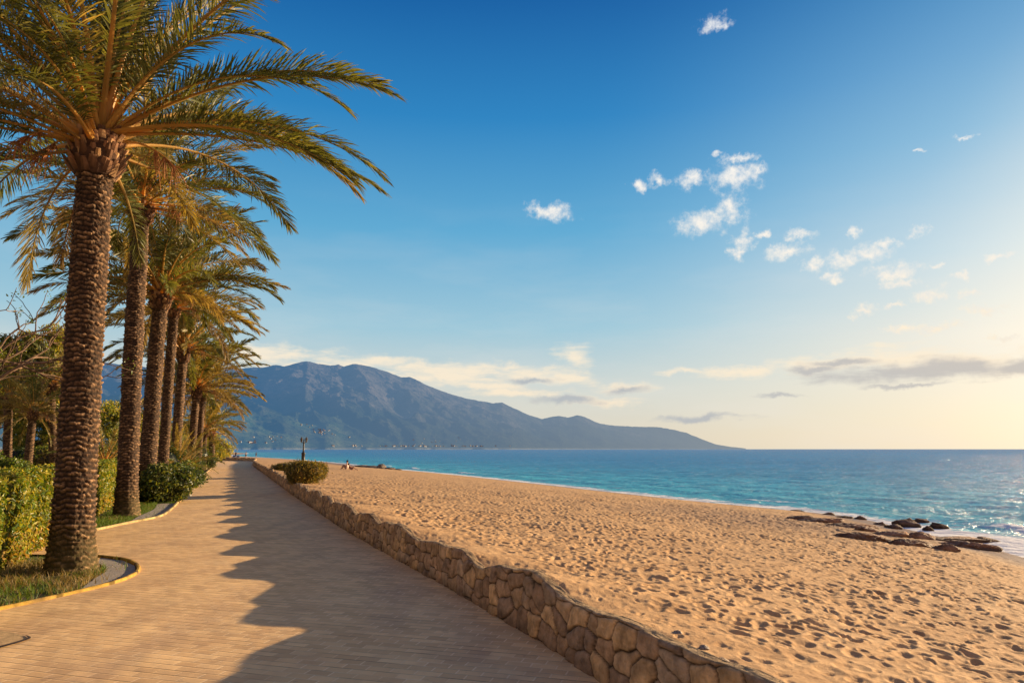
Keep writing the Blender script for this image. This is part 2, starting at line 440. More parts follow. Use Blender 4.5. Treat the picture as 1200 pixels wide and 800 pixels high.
# ------------------------------------------------------------------ SEA
def build_sea():
    ang = np.concatenate([np.linspace(-75, -40, 30, endpoint=False), np.linspace(-40, 41, 900, endpoint=False), np.linspace(41, 120, 120)])
    rad = [9.]
    while rad[-1] < 60000: rad.append(rad[-1] * (1.0052 if rad[-1] < 400 else 1.022))
    rad = np.array(rad)
    A, Rr = np.meshgrid(np.radians(ang), rad, indexing='ij')
    X = np.sin(A) * Rr; Y = np.cos(A) * Rr
    ds = (X - xs(Y)) * .8
    sp = Rr * .006
    # swell running ashore + wind chop
    k = 2 * np.pi / 4.6
    ph = (X * .90 + Y * .44 + 1.2 * perlin(X * .08, Y * .08, 90)) 
    z = .045 * np.sin(ph * k + 1.5 * perlin(X * .15, Y * .15, 91)) * sstep(2.2, .9, sp)
    z += .10 * fbm(X * .35 + 5, Y * .22, 3, 92, .6) * sstep(2.5, .8, sp)
    z += .045 * fbm(X * 1.5, Y * 1.1, 3, 93, .6, ridged=True) * sstep(.9, .2, sp)
    z *= sstep(-.5, 4, ds) * .9 + .1
    # small breakers
    br = np.exp(-((ds - 3.2 - 1.0 * perlin(X * .1, Y * .13, 95)) / .55) ** 2) * sstep(-.2, .45, perlin(X * .07 + 9, Y * .09, 96) + .3 * sstep(26, 16, Y))
    z += .09 * br
    foam = sstep(2.3, .3, ds - 1.0 * fbm(X * .25, Y * .25, 3, 97)) * .9 + br * 1.0
    foam += sstep(8.5, 1, ds) * sstep(30, 21, Y) * .75
    foam += sstep(17, 3, ds) * sstep(30, 17, Y) * .42
    foam = np.clip(foam, 0, 1.4)
    shallow = np.exp(-np.clip(ds, 0, 1e5) / 22.)
    ok = (ds > -1.6)
    okf = ok[:-1, :-1] & ok[1:, :-1] & ok[:-1, 1:] & ok[1:, 1:]
    V, F, ex = compact(np.stack([X, Y, SEA + z], -1).reshape(-1, 3), grid_faces(len(ang), len(rad), okf), [foam.ravel(), shallow.ravel()])
    m, n, l, b, out = new_mat('sea_water')
    p = worldpos(n)
    sep = n.new('ShaderNodeSeparateXYZ'); l.new(p, sep.inputs[0])
    dist = mth(n, l, 'LOGARITHM', vmath(n, l, 'LENGTH', p).outputs['Value'], 10.0)
    st = n.new('ShaderNodeMapping'); st.inputs['Scale'].default_value = (.55, 1.0, 1); st.inputs['Rotation'].default_value = (0, 0, .25); l.new(p, st.inputs[0])
    deep = mix(n, l, mapr(n, l, dist, 1.5, 3.3), (.010, .30, .55), (.006, .16, .44))
    c = mix(n, l, fattr(n, 'shallow'), deep, (.05, .50, .58))
    c = mix(n, l, mapr(n, l, noise(n, l, st.outputs[0], .045, 5, .6), .38, .64, 0, .5), c, (.006, .19, .36))
    c = mix(n, l, mapr(n, l, noise(n, l, st.outputs[0], .6, 5, .7), .5, .66, 0, .5), c, (.005, .15, .30))
    c = mix(n, l, mapr(n, l, noise(n, l, st.outputs[0], 1.3, 5, .75), .56, .72, 0, .6), c, (.6, .78, .8))
    fo = mth(n, l, 'ADD', fattr(n, 'foam'), mth(n, l, 'MULTIPLY', mth(n, l, 'SUBTRACT', noise(n, l, p, 1.6, 7, .75, .6), .5), 2.2))
    fm = mth(n, l, 'MULTIPLY', mapr(n, l, fo, .42, .95, 0, 1, True), mapr(n, l, fattr(n, 'foam'), .05, .3))
    c2 = mix(n, l, fm, c, (.85, .84, .8))
    n.remove(b); b = n.new('ShaderNodeBsdfDiffuse'); l.new(c2, b.inputs['Color'])
    w1 = noise(n, l, st.outputs[0], .38, 6, .68); w2 = noise(n, l, st.outputs[0], 2.2, 5, .65); w3 = noise(n, l, st.outputs[0], .035, 4, .6)
    nn = bump(n, l, w3, 3.5, .8); nn = bump(n, l, w1, 1.1, 1, nn); nn = bump(n, l, w2, .25, 1, nn)
    gl = n.new('ShaderNodeBsdfGlossy'); gl.inputs['Roughness'].default_value = .27; l.new(nn, gl.inputs['Normal'])
    fr = n.new('ShaderNodeFresnel'); fr.inputs[0].default_value = 1.33; l.new(nn, fr.inputs['Normal'])
    fac = mth(n, l, 'MULTIPLY', mth(n, l, 'MINIMUM', fr.outputs[0], .52), mth(n, l, 'SUBTRACT', 1.0, fm))
    nb_ = bump(n, l, w1, .5, .9); l.new(nb_, b.inputs['Normal'])
    ms = n.new('ShaderNodeMixShader'); l.new(fac, ms.inputs[0]); l.new(b.outputs[0], ms.inputs[1]); l.new(gl.outputs[0], ms.inputs[2]); l.new(ms.outputs[0], out.inputs[0])
    tag(link('sea', mesh('sea', V, F[:, ::-1], None, True, m, {'foam': ex[0], 'shallow': ex[1]})), kind='structure')
build_sea()

# ------------------------------------------------------------------ GROUND, PATH, BEDS
bed1_px = [(-60, 727), (0, 714), (60, 701), (120, 687), (148, 678), (161, 670), (160, 662), (146, 656), (118, 652.5), (85, 650)]
bed2_px = [(86, 627), (108, 622), (150, 613), (186, 605.5), (200, 597), (208, 589)]
edge_px = [(214, 581.5), (221, 573), (233, 561), (244, 551.5), (250, 545.5), (253.5, 541), (255, 538.8)]
B1 = catmull([gp(*p)[:2] for p in bed1_px], 24); B2 = catmull([gp(*p)[:2] for p in bed2_px + edge_px], 8)
HX = lambda Y: -6.8 + (Y - 9.1) * -.44       # hedge line
left_near = [np.array([-11., -6.]), np.array([-9., 5.5])]
PATH_L = np.vstack([left_near, B1, [[HX(B1[-1][1]) - .2, B1[-1][1] + .1]], [[HX(B2[0][1]) - .2, B2[0][1] - .1]], B2])
nearw = WALL[WALL[:, 1] > -6]
end = nearw[:np.argmax(nearw[:, 1] > Yturn - .5)] if False else nearw[nearw[:, 1] < Yturn + 1.0]
off = np.gradient(end, axis=0); off /= np.hypot(*off.T)[:, None]
endr = end + np.stack([off[:, 1], -off[:, 0]], -1) * .12
poly = np.vstack([PATH_L, [[-70, 112], [-70, Yturn + 1]], endr[::-1]])

def flat_poly(name, P, z, mat, depth=None):
    V = np.column_stack([P, np.full(len(P), z)])
    me = bpy.data.meshes.new(name)
    me.from_pydata(V.tolist(), [], [list(range(len(P)))]); me.materials.append(mat); me.update()
    if me.polygons[0].normal.z < 0: me.flip_normals()
    return link(name, me)

def st_long(n, l, p):
    q = n.new('ShaderNodeMapping'); q.inputs['Rotation'].default_value = (0, 0, R(-23)); q.inputs['Scale'].default_value = (1.6, .22, 1); l.new(p, q.inputs[0]); return q.outputs[0]
def path_mat():
    m, n, l, b, out = new_mat('brick_paving')
    p = worldpos(n)
    mp = n.new('ShaderNodeMapping'); mp.inputs['Rotation'].default_value = (0, 0, R(16)); l.new(p, mp.inputs[0])
    wob = vmath(n, l, 'MULTIPLY_ADD', n.new('ShaderNodeTexNoise').outputs['Color'], (.03, .03, 0), mp.outputs[0])
    tx = wob.inputs[0].links[0].from_node; tx.inputs['Scale'].default_value = .8; l.new(p, tx.inputs['Vector'])
    def brick(c1, c2, cm, ms):
        k = n.new('ShaderNodeTexBrick'); l.new(wob.outputs[0], k.inputs['Vector'])
        k.inputs['Scale'].default_value = 1; k.inputs['Brick Width'].default_value = .21; k.inputs['Row Height'].default_value = .108
        k.inputs['Mortar Size'].default_value = ms; k.inputs['Mortar Smooth'].default_value = .35; k.inputs['Bias'].default_value = 0
        k.inputs['Color1'].default_value = (*c1, 1); k.inputs['Color2'].default_value = (*c2, 1); k.inputs['Mortar'].default_value = (*cm, 1)
        return k
    k = brick((.60, .36, .155), (.88, .57, .255), (.80, .53, .25), .008)
    c = mix(n, l, mapr(n, l, noise(n, l, p, .33, 4, .6), .35, .68, 0, .5), k.outputs['Color'], (.86, .58, .28))
    c = mix(n, l, mapr(n, l, noise(n, l, p, 1.1, 5, .65), .48, .72, 0, .6), c, (.50, .30, .15))
    c = mix(n, l, mapr(n, l, noise(n, l, st_long(n, l, p), 1, 4, .6), .5, .68, 0, .35), c, (.42, .25, .15))
    # joints: rows strong, cross joints faint and sandy
    sp = n.new('ShaderNodeSeparateXYZ'); l.new(wob.outputs[0], sp.inputs[0])
    row = mth(n, l, 'FRACT', mth(n, l, 'DIVIDE', sp.outputs[1], .108))
    rj = mth(n, l, 'MULTIPLY', mapr(n, l, row, .0, .07, 1, .0), 1.0)
    rj2 = mapr(n, l, row, .90, .98, 0, 1)
    rj = mth(n, l, 'MAXIMUM', rj, rj2)
    st = n.new('ShaderNodeMapping'); st.inputs['Scale'].default_value = (1.1, 5, 1); l.new(mp.outputs[0], st.inputs[0])
    jn = mapr(n, l, noise(n, l, st.outputs[0], 1.0, 4, .65), .36, .62, .12, 1)
    rj = mth(n, l, 'MULTIPLY', rj, jn)
    c = mix(n, l, mth(n, l, 'MULTIPLY', rj, .85), c, (.10, .055, .03))
    xj = mth(n, l, 'MULTIPLY', k.outputs['Fac'], mapr(n, l, noise(n, l, p, 2.3, 3), .38, .6, 0, .75))
    c = mix(n, l, mth(n, l, 'MULTIPLY', xj, mth(n, l, 'SUBTRACT', 1.0, rj)), c, (.92, .68, .38))
    c = mix(n, l, mapr(n, l, noise(n, l, p, 70, 3, .7), .55, .75, 0, .35), c, (.6, .44, .29))
    # drifted sand near the wall, stains
    c = mix(n, l, mapr(n, l, noise(n, l, p, 3.5, 4, .7), .64, .72, 0, .4), c, (.2, .13, .09))
    l.new(c, b.inputs['Base Color']); b.inputs['Roughness'].default_value = .8; b.inputs['Specular IOR Level'].default_value = .25
    h = mth(n, l, 'MULTIPLY', k.outputs['Fac'], -.5); h = mth(n, l, 'SUBTRACT', h, rj)
    h = mth(n, l, 'ADD', h, mth(n, l, 'MULTIPLY', noise(n, l, p, 45, 4, .7), .35))
    l.new(bump(n, l, h, .006, .9, bump(n, l, noise(n, l, p, 1.4, 3), .035, .8)), b.inputs['Normal'])
    return m
M_path = path_mat()
tag(flat_poly('promenade', poly, 0, M_path), kind='structure')

# garden ground: one sheet out to the horizon on the land side
m, n, l, b, out = new_mat('garden_soil')
p = worldpos(n)
c = mix(n, l, mapr(n, l, noise(n, l, p, .6, 5), .4, .6), (.05, .085, .018), (.10, .075, .035))
c = mix(n, l, mapr(n, l, noise(n, l, p, 14, 4), .45, .65), c, (.07, .10, .02))
l.new(c, b.inputs['Base Color']); b.inputs['Roughness'].default_value = .95
l.new(bump(n, l, noise(n, l, p, 22, 5, .7), .03), b.inputs['Normal'])
M_soil = m
gx = np.array([[-20000, -400], [20, -400], [3.9, -6]] + [list(q) for q in end[::3]] + [[-70, Yturn + .6], [-170, 300], [-330, 560], [-600, 1000], [-1300, 2000], [-2600, 4200], [-20000, 9000]])
tag(flat_poly('garden_ground', gx, -.03, M_soil), kind='structure')

# lawn, a raised sheet behind the hedge
m, n, l, b, out = new_mat('lawn_grass')
p = worldpos(n)
c = mix(n, l, mapr(n, l, noise(n, l, p, .4, 5), .35, .65), (.20, .25, .03), (.30, .31, .05))
c = mix(n, l, mapr(n, l, noise(n, l, p, 25, 4, .7), .4, .7, 0, .6), c, (.10, .15, .015))
l.new(c, b.inputs['Base Color']); b.inputs['Roughness'].default_value = .9
l.new(bump(n, l, noise(n, l, p, 30, 4, .8), .05), b.inputs['Normal'])
lawnP = np.array([[-13, 14], [-60, 14], [-75, 44], [-62, 47], [-46, 46.5], [-32, 46], [-24, 45], [-20.5, 38], [-17.5, 28]])
tag(flat_poly('lawn', catmull(np.vstack([lawnP, lawnP[:1]]), 6)[:-1], .28, m), kind='structure')
# pale edging path behind the lawn
m, n, l, b, out = new_mat('garden_path_gravel')
p = worldpos(n); l.new(mix(n, l, noise(n, l, p, 3, 4), (.34, .24, .15), (.44, .32, .2)), b.inputs['Base Color']); b.inputs['Roughness'].default_value = .9
tag(flat_poly('garden_path', np.array([[-80, 48.5], [-60, 48.3], [-46, 47.8], [-30, 47.2], [-22, 46.5], [-22, 49], [-30, 50.5], [-46, 51.5], [-60, 52.5], [-80, 53]]), .30, m), kind='structure')

# kerbs
def kerb(P, w, h, mat, label, col):
    T = np.gradient(P, axis=0); T /= np.hypot(*T.T)[:, None]
    N = np.stack([-T[:, 1], T[:, 0]], -1)
    prof = [(-w / 2, -.03), (-w / 2, h - .012), (-w / 2 + .012, h), (w / 2 - .012, h), (w / 2, h - .012), (w / 2, -.03)]
    V = np.stack([np.column_stack([P + N * u, np.full(len(P), z)]) for u, z in prof], 1)
    V[..., 2] += (fbm(P[:, 0] * 2, P[:, 1] * 2, 2, 3) * .004)[:, None]
    nV = V.reshape(-1, 3)
    nn = (fbm(nV[:, 0] * 3, nV[:, 1] * 3, 3, 9) * .5 + .5)[:, None]
    arc = np.concatenate([[0], np.cumsum(np.hypot(*np.diff(P, axis=0).T))]); jt = np.repeat(1 - .6 * (np.abs((arc / .8) % 1 - .5) < .06), len(prof))[:, None]
    dirt = np.clip(perlin(nV[:, 0] * 5 + 3, nV[:, 1] * 5, 19) * .9, 0, .6)[:, None]
    C = (np.array(col) * (.6 + .7 * nn) * (1 - dirt) + np.array([.16, .11, .06]) * dirt) * jt
    o = link('kerb', mesh('kerb', nV, grid_faces(len(P), len(prof)), C, False, mat)); tag(o, label, 'kerb'); return o
M_kerb = attr_mat('kerb_concrete', rough=.8, nscale=14, namp=.3, bscale=60, bdist=.004)
kerb(B1, .05, .036, M_kerb, 'yellow painted curved kerb round the bed of the nearest palm', (.42, .26, .045))
nk = 8 * 5
kerb(B2[:nk + 1], .065, .045, M_kerb, 'pale yellow kerb round the bed of the second palm', (.46, .35, .15))
kerb(B2[nk + 1:], .10, .04, M_kerb, 'long straight kerb along the far shrubs beside the promenade', (.42, .31, .15))
# grey gravel tip inside bed 1 and bed 2
m, n, l, b, out = new_mat('bed_gravel')
p = worldpos(n); c = mix(n, l, mapr(n, l, noise(n, l, p, 40, 4, .8), .4, .65), (.24, .20, .16), (.42, .37, .31))
l.new(c, b.inputs['Base Color']); b.inputs['Roughness'].default_value = .9; l.new(bump(n, l, noise(n, l, p, 60, 3, .8), .012), b.inputs['Normal'])
M_grav = m
def inset(P, d):
    T = np.gradient(P, axis=0); T /= np.hypot(*T.T)[:, None]
    return P + np.stack([-T[:, 1], T[:, 0]], -1) * d
g1 = np.array([gp(*q)[:2] for q in [(90, 693.5), (120, 686.5), (146, 678), (159, 670), (158, 663), (144, 657), (118, 653.5), (112, 657), (122, 664), (124, 670), (112, 677)]])
tag(flat_poly('gravel_strip', g1, .006, M_grav), kind='structure')
g2 = np.array([gp(*q)[:2] for q in [(150, 612.5), (184, 605), (199, 597), (206, 589.5), (185, 590), (180, 597), (160, 606)]])
tag(flat_poly('gravel_patch', g2, .006, M_grav), kind='structure')

# kerb tip at the lower left: a sand coloured slab with a dark rubber edge
tipo = catmull([gp(*q)[:2] for q in [(-40, 730), (0, 739), (22, 743.5), (32, 748), (22, 752), (0, 758), (-45, 770)]], 8)
o = empty('paved_island')
tag(o, 'small pale paved tip with dark curved edge at the lower left of the promenade', 'paved island')
me = flat_poly('slab', tipo, .008, M_kerb); me.parent = o
a = me.data.attributes.new('col', 'FLOAT_COLOR', 'POINT'); a.data.foreach_set('color', np.tile([.52, .35, .17, 1], len(tipo)).astype(np.float32))
half = tipo[20:]
mb = MB(); T = np.gradient(half, axis=0); T /= np.hypot(*T.T)[:, None]; N = np.stack([T[:, 1], -T[:, 0]], -1)
wv = (.015 + .04 * np.sin(np.linspace(0.05, 1, len(half)) * np.pi * .5))[:, None]
V = np.stack([np.column_stack([half + N * 0, np.full(len(half), .014)]), np.column_stack([half + N * -wv, np.full(len(half), .012)])], 1)
mb.add(V.reshape(-1, 3), grid_faces(len(half), 2), (.05, .035, .03)); mb.build('edge_strip', M_kerb, o)

# ------------------------------------------------------------------ FOLIAGE
def leaf_cards(P, N, size, r, cols, curl=.25, aspect=.5, up=.3):
    """one pointed, folded leaf per point: V(n*5)"""
    n = len(P)
    N = N / (np.linalg.norm(N, axis=1)[:, None] + 1e-9)
    D = r.normal(size=(n, 3)); D[:, 2] += up
    D -= N * (D * N).sum(1)[:, None] * .75; D /= np.linalg.norm(D, axis=1)[:, None] + 1e-9
    S = np.cross(D, N); S /= np.linalg.norm(S, axis=1)[:, None] + 1e-9
    U = np.cross(S, D)
    s = (size * r.uniform(.6, 1.3, n))[:, None]
    b = P; t = P + D * s - U * s * curl * .6; ll = P + D * s * .45 + S * s * aspect * .5 + U * s * .12; rr = P + D * s * .45 - S * s * aspect * .5 + U * s * .12
    V = np.stack([b, ll, t, rr], 1).reshape(-1, 3)
    i = np.arange(n)[:, None] * 4
    F = np.concatenate([i + [0, 1, 2], i + [0, 2, 3]])
    C = np.repeat(cols, 4, 0)
    return V, F, C

def blob_core(c, rad, r, col=(.012, .018, .006), k=.78, sub=18):
    th, ph = np.meshgrid(np.linspace(0, 2 * np.pi, sub * 2, endpoint=False), np.linspace(0.02, np.pi - .02, sub), indexing='ij')
    d = np.stack([np.cos(th) * np.sin(ph), np.sin(th) * np.sin(ph), np.cos(ph)], -1)
    rr = 1 + .2 * fbm(th * 1.2, ph * 2.2, 2, int(r.integers(99)))
    rr[-1] = rr[0]
    V = np.array(c) + d * rr[..., None] * np.array(rad) * k
    i = np.arange(sub * 2 * sub).reshape(sub * 2, sub); j = np.roll(i, -1, 0)
    F = np.stack([i[:, :-1], j[:, :-1], j[:, 1:], i[:, 1:]], -1).reshape(-1, 4)
    return V.reshape(-1, 3), F

def shrub(name, label, loc, rad, nleaf, size, pal, seed, cat='shrub', group=None, lumps=7, stems=True, aspect=.5, lump=.55, body=.82):
    """shrub > foliage, branches.  loc is the base centre"""
    r = np.random.default_rng(seed); root = empty(name, loc); tag(root, label, cat, group)
    rad = np.array(rad, float); C0 = np.array([0, 0, rad[2] * .5])
    L = []
    for i in range(lumps):
        d = r.normal(size=3); d /= np.linalg.norm(d); d[2] = abs(d[2]) * .9 - .15
        L.append((C0 + d * rad * r.uniform(.35, .78), rad * r.uniform(lump * .6, lump * 1.2)))
    L.append((C0 * .8, rad * body))
    mb = MB(); per = nleaf // len(L); pal = np.array(pal)
    for c, q in L:
        d = r.normal(size=(per, 3)); d /= np.linalg.norm(d, axis=1)[:, None]
        f = r.uniform(.5, 1.0, per) ** .33
        n1 = perlin(d[:, 0] * 2.5 + c[0] * 3, d[:, 1] * 2.5 + d[:, 2] * 2, seed % 97)
        rr = f * (1 + .22 * n1) * np.where(r.uniform(size=per) < .12, r.uniform(1.05, 1.32, per), 1)
        P = c + d * q * rr[:, None]; keep = (P[:, 2] > .02)
        P = P[keep]; d2 = d[keep] + r.normal(size=(keep.sum(), 3)) * .55
        ci = r.integers(len(pal), size=len(P)); col = pal[ci] * r.uniform(.65, 1.35, (len(P), 1))
        V, F, Cc = leaf_cards(P, d2, size, r, col, aspect=aspect); mb.add(V, F, Cc)
    for c, q in L[-1:] + L[:-1]:
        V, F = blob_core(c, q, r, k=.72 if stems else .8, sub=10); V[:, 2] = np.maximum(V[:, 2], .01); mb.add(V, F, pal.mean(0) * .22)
    mb.build('foliage', M_leaf, root, smooth=False)
    if stems:
        sb = MB()
        for i in range(6):
            a = r.uniform(0, 6.28); t = np.linspace(0, 1, 5)[:, None]
            sb.tube(np.array([0, 0, -.05]) + t * np.array([math.cos(a) * rad[0] * .5, math.sin(a) * rad[1] * .5, rad[2] * .9]) + (t ** 2) * np.array([0, 0, .1]), np.linspace(.03, .008, 5), 5, (.12, .08, .05))
        sb.build('stem', M_bark, root)
    return root

GREENS = [(.10, .15, .02), (.14, .19, .025), (.06, .105, .016), (.20, .22, .03)]
DARK = [(.035, .06, .014), (.05, .085, .018), (.025, .045, .012), (.09, .115, .03)]
YELL = [(.24, .27, .03), (.32, .30, .035), (.13, .20, .025), (.40, .34, .06), (.09, .15, .02)]

# ---- hedge: one clipped hedge running along the bed
def hedge(Y0, Y1, name, label, seed, h=1.33, th=.7, nl=52000):
    r = np.random.default_rng(seed); root = empty(name, (HX(Y0), Y0, 0)); tag(root, label, 'hedge')
    d = np.array([HX(Y1) - HX(Y0), Y1 - Y0]); Ln = np.hypot(*d); d /= Ln; nrm = np.array([d[1], -d[0]])   # toward the path
    mb = MB()
    s = r.uniform(0, Ln, nl); w = r.uniform(0, 1, nl)
    face = w < .72
    z = np.where(face, r.uniform(.03, 1, nl), 1.0); q = np.where(face, 0, r.uniform(0, 1, nl))
    bump_ = .16 * fbm(s * .9, z * 1.6, 3, seed) + .13 * perlin(s * .55, z * .6, seed + 3)
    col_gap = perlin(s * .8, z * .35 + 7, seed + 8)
    u = -q * th + np.where(face, bump_ - .10 * (col_gap < -.3), 0) - r.uniform(0, .12, nl) * face
    hh = h + .09 * fbm(s * 1.3, s * 0, 3, seed + 4) + np.where(face, 0, .05 * fbm(s * 3, q * 3, 2, seed + 5))
    Z = z * hh + r.normal(size=nl) * .02
    P = np.column_stack([d[0] * s + nrm[0] * u, d[1] * s + nrm[1] * u, Z])
    N = np.where(face[:, None], np.array([nrm[0], nrm[1], .35]), np.array([0, 0, 1.])) + r.normal(size=(nl, 3)) * .55
    pal = np.array(YELL); ci = r.integers(len(pal), size=nl)
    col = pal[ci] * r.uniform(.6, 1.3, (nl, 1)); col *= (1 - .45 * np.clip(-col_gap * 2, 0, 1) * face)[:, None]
    dry = (z < .38) & (r.uniform(size=nl) < .32 * (1 + perlin(s * 1.2, z * 0, 44))); col[dry] = np.array([.42, .27, .07]) * r.uniform(.6, 1.2, (dry.sum(), 1))
    keep = (col_gap > -.52) | ~face | (r.uniform(size=nl) < .35)
    V, F, C = leaf_cards(P[keep], N[keep], .085, r, col[keep], aspect=.55); mb.add(V, F, C)
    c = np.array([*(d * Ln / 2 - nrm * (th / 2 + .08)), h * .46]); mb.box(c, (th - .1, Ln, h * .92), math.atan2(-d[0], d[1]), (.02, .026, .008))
    mb.build('foliage', M_leaf, root, smooth=False)
    sb = MB()
    for i in range(int(Ln)):
        sb = MB(); s_ = r.uniform(0, Ln); q0 = np.array([*(d * s_ - nrm * .15), -.05]); sb.tube(q0 + np.linspace(0, 1, 4)[:, None] * np.array([r.normal() * .05, r.normal() * .05, h * .7]), [.022, .018, .012, .008], 5, (.14, .09, .05)); sb.build('stem', M_bark, root)
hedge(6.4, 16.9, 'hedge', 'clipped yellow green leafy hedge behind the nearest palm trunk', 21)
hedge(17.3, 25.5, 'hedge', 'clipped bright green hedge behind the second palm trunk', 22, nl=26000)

# ------------------------------------------------------------------ PALMS
def frond_geo(base, az, e0, length, droop, r, nl=80, lw=.032, ll=.48, twist=0, dry=0., side=0., seg=18, gold=.3):
    """rachis + leaflets.  returns pieces for MB.  e0 start elevation, droop total bend (rad)"""
    t = np.linspace(0, 1, seg)
    el = e0 - droop * (t ** 1.35)
    azz = az + side * t ** 1.5
    ds = length / (seg - 1)
    D = np.stack([np.cos(azz) * np.cos(el), np.sin(azz) * np.cos(el), np.sin(el)], -1)
    P = base + np.vstack([[0, 0, 0], np.cumsum((D[:-1] + D[1:]) / 2 * ds, 0)])
    side_v = np.stack([-np.sin(azz), np.cos(azz), np.zeros(seg)], -1)
    Uv = np.cross(D, side_v) * -1; Uv = np.cross(side_v, D) * -1
    Uv = np.where(Uv[:, 2:3] < 0, -Uv, Uv) if abs(e0) < 1.5 else Uv
    ct, sn = math.cos(twist), math.sin(twist)
    A = side_v * ct + Uv * sn; B = -side_v * sn + Uv * ct
    # rachis: flattened taper
    k = 6; aa = np.arange(k) * 2 * np.pi / k
    rw = (.040 * (1 - t) ** 1.1 + .006) * length / 4; rw[0] *= 1.5; rw[1] *= 1.2
    RV = P[:, None] + A[:, None] * (np.cos(aa)[None, :, None] * rw[:, None, None]) + B[:, None] * (np.sin(aa)[None, :, None] * rw[:, None, None] * .55)
    i = np.arange(seg * k).reshape(seg, k); j = np.roll(i, -1, 1)
    RF = np.stack([i[:-1], j[:-1], j[1:], i[1:]], -1).reshape(-1, 4)
    pet = np.array([.60, .36, .09]); petg = np.array([.28, .25, .08])
    rc = pet * (1 - t[:, None]) ** .7 + petg * (1 - (1 - t[:, None]) ** .7)
    rc = rc * (1 - dry) + np.array([.26, .14, .06]) * dry
    RC = np.repeat(rc * r.uniform(.75, 1.15), k, 0)
    # leaflets
    n = nl * 2
    tt = np.repeat(.13 + .87 * (np.linspace(0, 1, nl) ** .92), 2) + r.normal(size=n) * .003; tt = np.clip(tt, .08, 1)
    sg = np.tile([1., -1.], nl)
    def ip(Q): return np.stack([np.interp(tt, t, Q[:, c]) for c in range(3)], -1)
    p0 = ip(P); d = ip(D); a = ip(A); u = ip(B)
    d /= np.linalg.norm(d, axis=1)[:, None]
    Lf = ll * length / 4 * (np.interp(tt, [0, .13, .25, .45, .75, .93, 1], [.2, .35, .8, 1, .92, .68, .5])) * r.uniform(.82, 1.12, n)
    ang = np.interp(tt, [0, .2, .6, 1], [1.15, .98, .75, .28]) + r.normal(size=n) * .10
    lift = r.choice([.15, .55, .9], size=n, p=[.35, .4, .25]) * np.interp(tt, [0, .8, 1], [1, .8, .3]) + r.normal(size=n) * .12
    o = a * sg[:, None] * np.cos(lift)[:, None] + u * np.sin(lift)[:, None]
    ld = d * np.cos(ang)[:, None] + o * np.sin(ang)[:, None]
    ld /= np.linalg.norm(ld, axis=1)[:, None]
    g = np.array([0, 0, -1.])
    sag = (.16 + .25 * dry + r.uniform(0, .18, n))[:, None]
    wv = np.cross(ld, u + r.normal(size=(n, 3)) * .5); wv /= np.linalg.norm(wv, axis=1)[:, None] + 1e-9
    W = lw * length / 4 * r.uniform(.75, 1.15, n)[:, None] / 2; Lc = Lf[:, None]
    q0 = p0; q1 = p0 + ld * Lc * .4; q2 = p0 + ld * Lc * .75 + g * sag * Lc * .25; q3 = p0 + ld * Lc * .98 + g * sag * Lc * .62
    V = np.stack([q0 - wv * W * .5, q0 + wv * W * .5, q1 - wv * W, q1 + wv * W, q2 - wv * W * .8, q2 + wv * W * .8, q3], 1).reshape(-1, 3)
    i = np.arange(n)[:, None] * 7
    F4 = np.concatenate([i + [0, 1, 3, 2], i + [2, 3, 5, 4]]); F3 = i + [4, 5, 6]
    gcol = np.array([.11, .125, .032]) * r.uniform(.75, 1.3)
    if r.uniform() < gold: gcol = np.array([.27, .215, .062]) * r.uniform(.8, 1.2)
    dcol = np.array([.25, .175, .08])
    m_ = np.clip(dry + r.normal(size=n) * .12 + .12 * (tt > .9), 0, 1)[:, None]
    LC = (gcol * (1 - m_) + dcol * m_) * r.uniform(.7, 1.3, (n, 1))
    return (RV.reshape(-1, 3), RF, RC), (V, F4, F3, np.repeat(LC, 7, 0))

def frond_mesh(*a, **k):
    (rv, rf, rc), (V, F4, F3, C) = frond_geo(*a, **k)
    m_ = MB(); m_.add(rv, rf, rc); nb = m_.n
    m_.V.append(V); m_.C.append(C); m_.F4.append(F4 + nb); m_.F3.append(F3 + nb); m_.n += len(V)
    return m_

